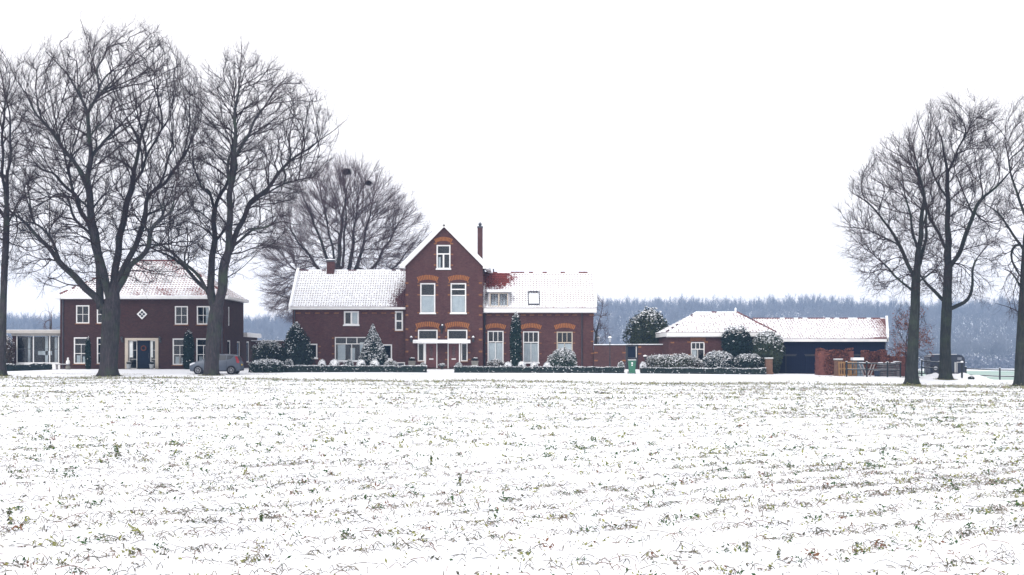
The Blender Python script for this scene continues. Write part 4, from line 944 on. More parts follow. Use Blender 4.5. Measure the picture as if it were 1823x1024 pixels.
L_D = [[(604, 650, 34), (603, 600, 30), (602, 550, 28), (602, 520, 24), (602, 480, 17)], [(602, 490, 15), (602, 440, 12), (604, 380, 9), (609, 320, 5), (612, 290, 3)],
       [(603, 520, 13), (585, 460, 10), (566, 400, 7), (545, 340, 4), (530, 300, 2.5)], [(604, 515, 14), (622, 470, 12), (628, 400, 8), (636, 330, 4), (640, 300, 2.5)],
       [(605, 530, 14), (640, 470, 11), (658, 410, 7), (676, 350, 4), (690, 315, 2.5)], [(606, 535, 13), (655, 485, 10), (686, 430, 7), (712, 380, 4), (728, 350, 2.5)],
       [(602, 530, 13), (570, 480, 9), (535, 430, 6), (505, 385, 4), (490, 360, 2.5)], [(602, 545, 13), (560, 505, 8), (520, 480, 6), (490, 450, 4)],
       [(602, 560, 10), (550, 540, 7), (505, 528, 5), (475, 520, 3)], [(606, 545, 12), (670, 500, 8), (710, 460, 6), (738, 420, 3)], [(603, 500, 9), (594, 440, 7), (585, 380, 5), (575, 310, 3)],
       [(606, 550, 10), (680, 520, 6), (725, 490, 4)], [(610, 480, 10), (615, 430, 7), (622, 370, 5), (620, 310, 3)]]
E_D = [(283, 590, 635), (300, 545, 672), (325, 520, 700), (360, 498, 722), (400, 487, 742), (440, 484, 747), (480, 478, 742), (520, 470, 738), (545, 480, 700), (565, 520, 640)]
tD, PD, rD = grow_tree('maple_tree', 'rounded dense bare tree rising behind the left wing of the farmhouse', 'tree', YD, L_D, E_D, 10000, 14, M_bark, M_twigD, D=.42, kill=.55, tw_n=2.1, tw_len=1.05, tw_r=.0060, shell=.5, wf=.66, rb=.7, spawn=3, tipr=.0098)
L_E = [[(1623, 681, 27), (1624, 655, 23), (1626, 600, 21), (1629, 550, 18), (1630, 512, 17), (1632, 485, 15)],
       [(1632, 485, 12), (1635, 413, 10), (1636, 359, 8), (1625, 315, 6), (1611, 277, 4), (1600, 240, 2.5)], [(1630, 500, 9), (1606, 435, 8), (1589, 397, 6), (1562, 359, 4.5), (1532, 331, 3)],
       [(1628, 520, 7), (1605, 505, 5.5), (1584, 490, 5), (1556, 468, 4), (1525, 446, 2.5)], [(1633, 480, 10), (1650, 440, 8), (1660, 402, 7), (1668, 360, 5), (1666, 290, 3)],
       [(1634, 450, 7), (1612, 395, 6), (1590, 340, 4), (1570, 290, 3)], [(1606, 435, 5), (1575, 415, 4), (1540, 400, 3), (1512, 395, 2)], [(1631, 505, 6), (1650, 490, 5), (1668, 470, 3)], [(1635, 413, 6), (1650, 370, 5), (1645, 320, 4), (1630, 270, 2.5)]]
E_E = [(238, 1590, 1632), (262, 1555, 1655), (300, 1535, 1665), (340, 1520, 1675), (390, 1512, 1680), (440, 1512, 1682), (480, 1520, 1685), (515, 1540, 1690)]
grow_tree('oak_tree', 'lower bare oak with a wide left crown beside the bronze beech', 'tree', 98.0, L_E, E_E, 6200, 15, M_bark2, M_twig, 'bare trees on the right', tw_n=2.6)
L_F = [[(1683, 673, 25), (1683, 640, 22), (1683, 605, 20), (1685, 560, 19), (1686, 530, 18), (1688, 480, 15)],
       [(1688, 480, 13), (1691, 435, 13), (1697, 380, 10), (1704, 304, 8), (1703, 240, 5), (1692, 190, 3)], [(1690, 478, 10), (1708, 440, 9), (1719, 381, 7.5), (1743, 345, 6), (1772, 310, 4), (1788, 262, 2.5)],
       [(1684, 540, 9), (1667, 519, 8), (1651, 492, 6), (1636, 472, 3)], [(1686, 552, 9), (1702, 545, 9), (1717, 533, 8), (1721, 510, 7), (1720, 470, 5), (1735, 440, 3)],
       [(1690, 450, 8), (1672, 405, 7), (1660, 365, 6), (1648, 300, 4), (1640, 235, 2.5)], [(1704, 304, 6), (1720, 260, 5), (1738, 210, 3)], [(1700, 350, 6), (1680, 310, 5), (1672, 250, 4), (1665, 195, 2.5)], [(1719, 381, 5), (1735, 400, 4), (1765, 395, 2.5)]]
E_F = [(176, 1665, 1750), (192, 1640, 1775), (230, 1632, 1785), (290, 1628, 1790), (350, 1635, 1788), (410, 1640, 1785), (460, 1645, 1780), (505, 1660, 1765), (530, 1680, 1760)]
grow_tree('oak_tree', 'tallest bare oak on the right, in front of the dark trailer', 'tree', 103.0, L_F, E_F, 7200, 16, M_bark2, M_twig, 'bare trees on the right', tw_n=2.6)
L_G = [[(1819, 684, 29), (1818, 650, 24), (1819, 600, 20), (1822, 540, 18), (1825, 480, 16), (1828, 420, 14)], [(1828, 420, 11), (1828, 350, 9), (1832, 280, 7), (1828, 215, 4), (1822, 180, 3)],
       [(1826, 450, 7), (1800, 400, 6), (1785, 370, 5), (1768, 355, 3)], [(1825, 470, 8), (1860, 420, 7), (1890, 360, 4)], [(1829, 400, 8), (1812, 340, 6), (1802, 270, 4), (1806, 205, 2.5)], [(1822, 520, 6), (1800, 490, 5), (1780, 480, 3)], [(1821, 560, 4), (1798, 545, 3), (1780, 540, 2)]]
E_G = [(178, 1810, 1860), (210, 1798, 1885), (270, 1790, 1900), (340, 1776, 1905), (400, 1768, 1905), (460, 1774, 1900), (520, 1782, 1880), (560, 1795, 1865)]
grow_tree('oak_tree', 'bare oak cut by the right edge of the picture', 'tree', 97.0, L_G, E_G, 4200, 17, M_bark2, M_twig, 'bare trees on the right', tw_n=2.6)
# small trees and shrubs without leaves behind the farmhouse
L_S = [[(1058, 655, 10), (1060, 620, 8), (1062, 590, 6)], [(1062, 592, 5), (1068, 565, 3.5), (1072, 540, 2)], [(1061, 595, 4), (1052, 570, 3), (1048, 540, 2)]]
grow_tree('young_tree', 'small bare tree behind the right end of the farmhouse', 'tree', 131.0, L_S, [(530, 1045, 1076), (555, 1036, 1084), (590, 1036, 1086), (615, 1045, 1080)], 500, 21, M_bark, M_twigD, D=.3, kill=.45, tw_n=3, tw_len=.7, flare=.3)
L_S2 = [[(90, 655, 8), (90, 600, 6), (91, 560, 3)], [(90, 600, 3), (84, 570, 2), (78, 548, 1.5)], [(90, 600, 3), (97, 570, 2), (101, 552, 1.5)]]
grow_tree('young_tree', 'thin bare tree rising behind the glazed garden room', 'tree', 150.0, L_S2, [(548, 72, 100), (570, 70, 104), (610, 74, 104)], 160, 22, M_bark, M_twigD, D=.35, kill=.5, tw_n=2, tw_len=.7, flare=.3)
# bronze beech that keeps its dead leaves
YBe = 105.0
L_H = [[(1612, 668, 7), (1613, 640, 6), (1613, 622, 5)], [(1613, 624, 5), (1614, 580, 4), (1616, 545, 2)], [(1613, 615, 3), (1602, 590, 2.5), (1596, 570, 1.5)], [(1613, 605, 3), (1632, 580, 2.5), (1640, 560, 1.5)], [(1613, 630, 3), (1640, 612, 2.5), (1655, 600, 1.5)], [(1612, 625, 3), (1595, 612, 2), (1585, 600, 1.5)]]
tH, PH, rH = grow_tree('beech_tree', 'slender young beech keeping its bronze dead leaves by the right oaks', 'tree', YBe, L_H, [(538, 1604, 1632), (560, 1592, 1650), (585, 1584, 1660), (610, 1580, 1664), (640, 1586, 1662), (660, 1596, 1650)], 900, 23, M_bark, M_twig, D=.28, kill=.36, tw_n=1.5, tw_len=.4, flare=.3, wf=.6, tipr=.005)
M_rust = mat('rust_red_dead_leaf', (.27, .105, .07), (.19, .075, .055), 6, .8); M_bronze = mat('dead_beech_leaf', (.16, .062, .052), (.115, .048, .045), 6, .8); M_bronze2 = mat('dark_dead_beech_leaf', (.065, .030, .035), (.05, .026, .03), 6, .8)
def leaf_quads(Pc, size, rng, tilt=1.0, aspect=.6):
    k = len(Pc); a = unit(rng.normal(0, 1, (k, 3)) * np.array([1, 1, tilt])); b = unit(np.cross(a, rng.normal(0, 1, (k, 3)))); sz = size[:, None]
    V = np.stack([Pc - a * sz, Pc - b * sz * aspect, Pc + a * sz, Pc + b * sz * aspect], 1).reshape(-1, 3)
    return V, np.arange(4 * k).reshape(-1, 4)
rng = np.random.default_rng(5)
src = np.nonzero((rH < .03) & (PH[:, 2] > 1.0))[0]; keep = np.sin(PH[src, 0] * 2.1) * np.sin(PH[src, 2] * 2.6 + 1) + rng.uniform(-.6, .9, len(src)) > .12; src = src[keep]
Pc = np.repeat(PH[src], 8, 0) + rng.normal(0, .17, (len(src) * 8, 3)); V, FQ = leaf_quads(Pc, rng.uniform(.045, .08, len(Pc)), rng)
mesh_np('foliage', V, FQ, [M_rust, M_bronze], (rng.uniform(0, 1, len(Pc)) > .6).astype(int), parent=tH)
# nests in the maple
def nest(px, py, r, label):
    x, z = X(px, YD - 2), Z(py, YD - 2); c = np.array([x, YD - 2.0, z]); k = 700; rg_ = np.random.default_rng(int(px))
    p = unit(rg_.normal(0, 1, (k, 3))) * r * rg_.uniform(.45, 1, (k, 1)) * np.array([1, 1, .75]) + c; d = unit(rg_.normal(0, 1, (k, 3)) * [1, 1, .5]) * r * .45
    V, FQ = prisms(p - d, p + d, np.full(k, .012), np.full(k, .008), 3); o = mesh_np('bird_nest', V, FQ, [M_twig], org=(x, YD - 2, z)); tag(o, label, 'nest', 'stick nests in the rounded tree')
nest(617, 306, .42, 'larger dark stick nest near the top of the rounded tree'); nest(656, 326, .30, 'smaller stick nest right of and below the large one')

# ================================================================== SHRUBS, HEDGES
def LM(n, a, b): return mat(n, a, b, 5, .7, spec=.3)
G_dark = LM('dark_conifer_green', (.020, .034, .036), (.012, .022, .026)); G_mid = LM('laurel_green', (.035, .060, .045), (.020, .038, .034)); G_yew = LM('yew_green', (.010, .026, .022), (.006, .018, .018))
G_oliv = LM('olive_shrub_green', (.052, .068, .042), (.034, .046, .034)); G_box = LM('box_green', (.020, .034, .032), (.012, .022, .024)); G_brwn = LM('dry_brown_leaf', (.075, .060, .045), (.05, .042, .036)); G_red = LM('red_barberry_leaf', (.09, .035, .04), (.06, .03, .035))
def shrub(name, label, cat, Y, pxc, py_top, py_base, hwpx, prof, leaf, snow=.3, lump=.12, n=2500, ls=.06, group=None, seed=1, depth=None, up=.0, stem=True, shellk=.30, spikes=0, dome=False):
    """prof: list of (height share, radius share)"""
    s = S(Y); x = X(pxc, Y); g = G(x, Y); zt_ = Z(py_top, Y); H = zt_ - g; hw = hwpx * s; dp = hw if depth is None else depth
    rg = np.random.default_rng(seed); hs, rs_ = zip(*prof); ph = rg.uniform(0, 6, 8)
    def rad(t, th): return np.interp(t, hs, rs_) * (1 + lump * (np.sin(th * 3 + ph[0] + t * 4) * .5 + np.sin(th * 5 + ph[1] - t * 7) * .35 + np.sin(th * 8 + ph[2] + t * 13) * .3))
    T = thing(name, (x, Y, g), label, cat, group)
    # share the leaves over the surface
    tt = np.linspace(0, 1, 101); w = np.interp(tt, hs, rs_) + .08; w /= w.sum(); t = rg.choice(101, n, p=w) / 100 + rg.uniform(-.005, .005, n); t = np.clip(t, 0, 1); th = rg.uniform(0, 2 * PI, n)
    d = rg.uniform(0, 1, n) ** 2 * shellk; R = rad(t, th) * (1 - d)
    topw = 1 - .0 * t; zj = rg.normal(0, .02, n) * H + (rg.uniform(0, 1, n) ** 3) * spikes * H * (t > .5)
    P_ = np.stack([x + hw * R * np.cos(th), Y + dp * R * np.sin(th), g + H * t * topw + zj], 1)
    # slope of the profile says how much a spot faces the sky
    dr = (np.interp(np.clip(t + .03, 0, 1), hs, rs_) - np.interp(np.clip(t - .03, 0, 1), hs, rs_)) / .06 * hw / max(H, .1)
    nz = -dr / np.sqrt(1 + dr * dr)
    nz = np.where(t > .97, 1, nz)
    sc = nz + rg.normal(0, .35, n) + .25 * np.sin(th * 4 + ph[3]) * np.sin(t * 9 + ph[4]) + up
    isn = sc > (1 - 1.5 * snow); 
    sz = rg.uniform(.6, 1.3, n) * ls; V, FQ = leaf_quads(P_, sz, rg, .8)
    # snow lies on the leaves as little flat pads
    k = int(isn.sum()); Ps = P_[isn] + np.array([0, 0, ls * .4]); V2, F2 = leaf_quads(Ps, sz[isn] * 1.0, rg, .25, .7)
    fo = mesh_np('foliage', V, FQ, leaf if isinstance(leaf, list) else [leaf], (rg.uniform(0, 1, n) > .6).astype(int) if isinstance(leaf, list) and len(leaf) > 1 else None, parent=T)
    if k: mesh_np('settled_snow', V2, F2, [M_snow], parent=T)
    # inner mass of branches and leaves
    mb = MB(); nr, nt_ = 14, 9
    for i in range(nt_):
        for j in range(nr):
            ti = i / (nt_ - 1); thj = 2 * PI * j / nr; q = rad(ti, thj) * .80; mb.v.append((x + hw * q * math.cos(thj), Y + dp * q * math.sin(thj), g - .02 + H * ti * .95))
    l0 = leaf[0] if isinstance(leaf, list) else leaf
    for i in range(nt_ - 1):
        for j in range(nr): mb.f.append((i * nr + j, i * nr + (j + 1) % nr, (i + 1) * nr + (j + 1) % nr, (i + 1) * nr + j)); mb.m.append(mb.mi(l0))
    mb.f.append(tuple((nt_ - 1) * nr + j for j in range(nr))); mb.m.append(0)
    mb.build('inner_branches', T)
    if dome:
        mb = MB(); nr2, nt2 = 22, 6; lo = .60
        for i in range(nt2):
            for j in range(nr2):
                th_ = 2 * PI * j / nr2; t_ = lo + (1 - lo) * i / (nt2 - 1) + (.10 * math.sin(th_ * 3 + ph[5]) + .06 * math.sin(th_ * 7 + ph[6]) if i == 0 else 0); q = (rad(t_, th_) if i < nt2 - 1 else .05) * .95
                mb.v.append((x + hw * q * math.cos(th_), Y + dp * q * math.sin(th_), g + H * t_ * .985 + .005))
        for i in range(nt2 - 1):
            for j in range(nr2): mb.f.append((i * nr2 + j, i * nr2 + (j + 1) % nr2, (i + 1) * nr2 + (j + 1) % nr2, (i + 1) * nr2 + j)); mb.m.append(mb.mi(M_snow))
        mb.f.append(tuple((nt2 - 1) * nr2 + j for j in range(nr2))); mb.m.append(0); mb.build('snow_cap', T, smooth=True)
    if stem:
        mb = MB(); mb.tube([(x, Y, g - .1), (x, Y, g + H * .5)], .05, M_bark, 6); mb.build('stem', T)
    return T
BALL = [(0, .62), (.12, .85), (.3, .98), (.5, 1), (.7, .93), (.85, .76), (.95, .50), (1, .20)]
DOME = [(0, .8), (.15, .98), (.4, 1), (.65, .88), (.85, .62), (.95, .38), (1, .1)]
CONE = [(0, .85), (.08, 1), (.25, .93), (.5, .68), (.75, .38), (.92, .14), (1, .02)]
COLM = [(0, .75), (.1, .95), (.5, 1), (.8, .85), (.93, .55), (1, .12)]
MASS = [(0, .95), (.3, 1), (.6, .97), (.8, .85), (.93, .6), (1, .3)]
YHg = 110.5
# clipped box balls: (px, top, base, half width, snow, label)
balls = [(514.5, 639.5, 655, 8, .75, 'box ball half hidden behind the far left end of the low hedge'), (573, 640.5, 656, 7.5, .85, 'box ball directly left of the largest snowy ball'),
         (595.5, 640, 657, 9, .9, 'large snow capped box ball under the left end of the wide window'), (622, 641, 657, 8, .7, 'thinly snowed box ball under the middle of the wide window'),
         (642.5, 640, 657, 8.5, .9, 'snow capped box ball at the left foot of the conical spruce'), (667, 640.5, 657, 8.5, .85, 'snow capped box ball in front of the conical spruce'),
         (753, 646, 660, 6.5, .6, 'small box ball on the left of the front doors'), (816.5, 645.5, 660, 7, .8, 'small box ball on the right of the front doors'),
         (904.5, 644.5, 658, 7.5, .9, 'snowy box ball left of the columnar yew'), (929.5, 643.5, 658, 7.5, .95, 'snowy box ball at the foot of the columnar yew'),
         (951, 644, 658, 7.5, .95, 'snowy box ball under the middle right wing window'), (974, 645, 658, 6.8, .9, 'snowy box ball at the left of the round snowy bush'),
         (1105.5, 644, 660, 6.5, .8, 'box ball at the hedge end left of the dark gate'), (1145, 644.5, 660, 6.5, .9, 'box ball at the hedge end right of the dark gate')]
for i, (px, t_, b_, hw, sn, lab) in enumerate(balls):
    shrub('box_ball', 'clipped ' + lab, 'shrub', YHg + 1.0 + (i % 3) * .1, px, t_, b_, hw, BALL, [G_box, G_mid], snow=sn, lump=.03, n=900, ls=.035, group='clipped box balls behind the low hedge', seed=100 + i, up=.1, stem=False, dome=sn > .8)
shrub('conifer_shrub', 'broad dark blue green conifer at the left end of the farmhouse', 'shrub', 114.5, 527, 577, 657, 29, [(0, .8), (.1, .97), (.3, 1), (.5, .85), (.7, .6), (.85, .4), (.95, .2), (1, .05)], [G_dark, G_mid], snow=.08, lump=.3, n=7500, ls=.075, seed=31, shellk=.4, spikes=.04)
shrub('conifer_shrub', 'lower dark shrub between the villa and the broad conifer', 'shrub', 116.0, 479, 609, 657, 28, MASS, [G_dark, G_oliv], snow=.20, lump=.3, n=5000, ls=.075, seed=32, shellk=.4, spikes=.06)
shrub('laurel_bush', 'low leafy snow dusted bush at the left end of the clipped hedge', 'shrub', 110.5, 476, 640.5, 662, 30, MASS, [G_mid, G_dark], snow=.35, lump=.2, n=3600, ls=.07, seed=33, depth=1.0)
shrub('dwarf_spruce', 'conical spruce frosted with snow in front of the farmhouse left wing', 'shrub', 113.5, 664, 580, 657, 28, CONE, [G_dark, G_mid], snow=.42, lump=.10, n=6500, ls=.065, seed=34, up=.0)
shrub('columnar_yew', 'tall narrow yew between the first and middle right wing windows', 'shrub', 116.5, 918.5, 559, 657, 10.5, COLM, [G_yew, G_mid], snow=.16, lump=.12, n=4200, ls=.06, seed=35, up=.1, depth=.6, spikes=.05)
shrub('columnar_yew', 'narrow dark yew left of the villa entrance, by the left trunk', 'shrub', 117.6, 157, 601, 657, 5.0, COLM, G_yew, snow=.03, lump=.10, n=1600, ls=.05, seed=36, spikes=.04)
shrub('columnar_yew', 'wider dark yew right of the villa entrance', 'shrub', 117.4, 335.5, 590, 658, 10, COLM, G_yew, snow=.03, lump=.12, n=2600, ls=.06, seed=37, spikes=.07)
shrub('round_bush', 'round bush heavily frosted with snow under the last right wing window', 'shrub', 113.5, 1003, 621, 657, 26, DOME, [G_mid, G_oliv], snow=.52, lump=.24, n=4200, ls=.06, seed=38, spikes=.03)
shrub('low_shrub', 'low brownish shrub under the first right wing window', 'shrub', 117.5, 883, 640, 657, 16, DOME, [G_brwn, G_dark], snow=.35, lump=.2, n=1300, ls=.05, seed=39, depth=.5)
shrub('low_shrub', 'low pale grassy shrub right of the conical spruce', 'shrub', 113.0, 695, 643, 658, 13, MASS, [G_oliv, G_brwn], snow=.6, lump=.2, n=1300, ls=.05, seed=40, spikes=.1)
shrub('low_shrub', 'small reddish shrub among the snowy box balls', 'shrub', 114.0, 608, 644, 657, 9, MASS, [G_red, G_brwn], snow=.3, lump=.2, n=700, ls=.05, seed=51)
shrub('hedge_bush', 'long snow frosted grey green bush left of the outbuilding window', 'shrub', 112.6, 1196, 633.5, 660, 48, [(0, .97), (.5, 1), (.75, .96), (.9, .85), (1, .55)], [G_oliv, G_brwn], snow=.55, lump=.10, n=6500, ls=.06, seed=41, depth=.9, spikes=.12)
shrub('hedge_bush', 'brightly frosted bush right of the outbuilding window', 'shrub', 112.4, 1277, 627.5, 660, 27, MASS, [G_dark, G_mid], snow=.56, lump=.2, n=4600, ls=.065, seed=42, depth=.9, spikes=.08)
shrub('hedge_bush', 'darker lightly frosted bush beside the brick gate pillar', 'shrub', 112.3, 1331, 632, 660, 32, MASS, [G_dark, G_mid], snow=.28, lump=.2, n=4200, ls=.07, seed=43, depth=.9, spikes=.05)
shrub('holly_bush', 'tall dark holly bush in front of the outbuilding eave', 'shrub', 113.2, 1311, 589, 657, 25, [(0, .5), (.3, .8), (.6, 1), (.85, .95), (.96, .75), (1, .5)], [G_yew, G_dark], snow=.06, lump=.22, n=5600, ls=.085, seed=44, spikes=.12)
shrub('rhododendron', 'round snow flecked evergreen at the corner of outbuilding and barn', 'shrub', 113.0, 1366, 593, 657, 31, [(0, .5), (.25, .8), (.5, 1), (.75, .92), (.92, .6), (1, .2)], [G_oliv, G_mid, ][:2], snow=.27, lump=.28, n=7500, ls=.075, seed=45, spikes=.05, shellk=.4)
shrub('evergreen_tree', 'rounded olive green evergreen behind the garden wall', 'tree', 124.0, 1156, 556, 650, 36, [(0, .7), (.45, .98), (.6, 1), (.78, .88), (.9, .66), (.97, .4), (1, .15)], [G_oliv, G_dark], snow=.13, lump=.36, n=9500, ls=.10, seed=49, spikes=.07, shellk=.45)
shrub('low_shrub', 'frosted weedy shrub behind the leftmost tree trunk', 'shrub', 119.0, 10, 600, 657, 14, MASS, [G_brwn, G_red], snow=.35, lump=.3, n=2500, ls=.06, seed=47, spikes=.1)
# clipped box-shaped hedges
def hedge(name, label, cat, p0, p1, pt, Y, dep, leaf, snow_top=.7, n=None, ls=.045, seed=1, lump=.02, group=None, Yb=None):
    """runs from photo column p0 to p1; Yb lets the far end stand further back"""
    x0, x1 = X(p0, Y), X(p1, Yb or Y); yb_ = Yb or Y; rg = np.random.default_rng(seed); L = math.hypot(x1 - x0, yb_ - Y)
    xm, ym = (x0 + x1) / 2, (Y + yb_) / 2; g0 = G(x0, Y); g1 = G(x1, yb_); H = Z(pt, ym) - G(xm, ym)
    T = thing(name, (xm, ym, G(xm, ym)), label, cat, group)
    n = n or int(L * (2 * H + dep) * 260); f = rg.uniform(0, 1, n); u = rg.uniform(0, 1, n)
    faces = rg.choice(3, n, p=np.array([H, dep, H]) / (2 * H + dep)); endm = rg.uniform(0, 1, n) < .03
    h = np.where(faces == 1, H, u * H); dd = np.where(faces == 0, 0, np.where(faces == 1, u * dep, dep)); f = np.where(endm, np.where(f < .5, 0, 1), f); dd = np.where(endm, rg.uniform(0, dep, n), dd)
    wv = lump * (np.sin(f * L * 2.1 + seed) + np.sin(f * L * 5.3)); gg = g0 + (g1 - g0) * f
    P_ = np.stack([x0 + (x1 - x0) * f, Y + (yb_ - Y) * f + dd + np.where(faces == 1, 0, wv), gg + h + np.where(faces == 1, wv, 0)], 1) + rg.normal(0, ls * .35, (n, 3))
    V, FQ = leaf_quads(P_, rg.uniform(.7, 1.2, n) * ls, rg); mesh_np('foliage', V, FQ, leaf, (rg.uniform(0, 1, n) ** 1.3 * len(leaf)).astype(int), parent=T)
    isn = (faces == 1) & (rg.uniform(0, 1, n) < snow_top) | ((faces != 1) & (rg.uniform(0, 1, n) < .13 * snow_top)) | ((h > H * .9) & (rg.uniform(0, 1, n) < .5 * snow_top))
    if isn.sum() > 150:
        V2, F2 = leaf_quads(P_[isn] + [0, 0, ls * .5], np.full(int(isn.sum()), ls * 1.25), rg, .15, .8); mesh_np('settled_snow', V2, F2, [M_snow], parent=T)
    mb = MB(); e = ls * .6
    c = [(x0, Y + e, g0 - .2), (x1, yb_ + e, g1 - .2), (x1, yb_ + dep - e, g1 - .2), (x0, Y + dep - e, g0 - .2), (x0, Y + e, g0 + H - e), (x1, yb_ + e, g1 + H - e), (x1, yb_ + dep - e, g1 + H - e), (x0, Y + dep - e, g0 + H - e)]
    mb.raw(c, [(0, 3, 2, 1), (4, 5, 6, 7), (0, 1, 5, 4), (1, 2, 6, 5), (2, 3, 7, 6), (3, 0, 4, 7)], leaf[0]); mb.build('inner_branches', T)
    return T
gh = 'low clipped hedges along the front gardens'
hedge('low_hedge', 'low clipped hedge stretching from the leafy bush to the front doors', 'hedge', 501, 759, 652, YHg, .55, [G_box, G_mid], .62, seed=61, group=gh)
hedge('low_hedge', 'low clipped hedge between the front doors and the dark gate', 'hedge', 809, 1111, 653.5, YHg, .55, [G_box, G_mid], .66, seed=62, group=gh)
hedge('low_hedge', 'low clipped hedge from the dark gate to the orange brick pillar', 'hedge', 1141, 1364, 656, YHg, .55, [G_box, G_mid], .66, seed=63, group=gh)
hedge('low_hedge', 'dark greenish hedge in front of the glazed garden room', 'hedge', 9, 86, 649.5, 112.0, 1.0, [G_dark, G_oliv], .12, seed=64, lump=.04, Yb=115.5)
gb = 'clipped brown beech hedges by the barn'
hedge('beech_hedge', 'tall clipped red brown beech hedge left of the barn yard entrance', 'hedge', 1458, 1520, 624, 109.5, 1.4, [M_bronze, M_bronze2, M_rust], .008, ls=.075, seed=65, lump=.08, group=gb)
hedge('beech_hedge', 'red brown beech hedge between the stacked boards and the barn', 'hedge', 1539, 1580, 626, 110.2, 1.2, [M_bronze, M_bronze2, M_rust], .008, ls=.075, seed=66, lump=.10, group=gb)
hedge('beech_hedge', 'lower loose beech hedge running to the first right oak', 'hedge', 1574, 1617, 634, 108.6, 1.2, [M_bronze, M_bronze2, M_rust], .008, ls=.075, seed=67, lump=.16, group=gb)
# low wire fence posts along the hedges
def low_fence(p0, p1, Y, label):
    x0, x1 = X(p0, Y), X(p1, Y); xm = (x0 + x1) / 2; T = thing('wire_fence', (xm, Y, G(xm, Y)), label, 'fence', 'low wire fences along the hedges'); n = max(2, round((x1 - x0) / 2.3))
    for i in range(n + 1):
        x = x0 + (x1 - x0) * i / n; g = G(x, Y); mb = MB(); mb.tube([(x, Y, g - .1), (x, Y, g + .56)], .018, M_iron, 6); mb.build('post', T)
    mb = MB()
    for h in (.12, .5): mb.tube([(x0 + (x1 - x0) * i / n, Y, G(x0 + (x1 - x0) * i / n, Y) + h) for i in range(n + 1)], .008, M_iron, 4)
    mb.build('wires', T)
low_fence(447, 757, YHg - .2, 'low dark wire fence in front of the left hedge'); low_fence(811, 1110, YHg - .2, 'low dark wire fence in front of the middle hedge'); low_fence(1143, 1362, YHg - .2, 'low dark wire fence in front of the hedge by the outbuilding')

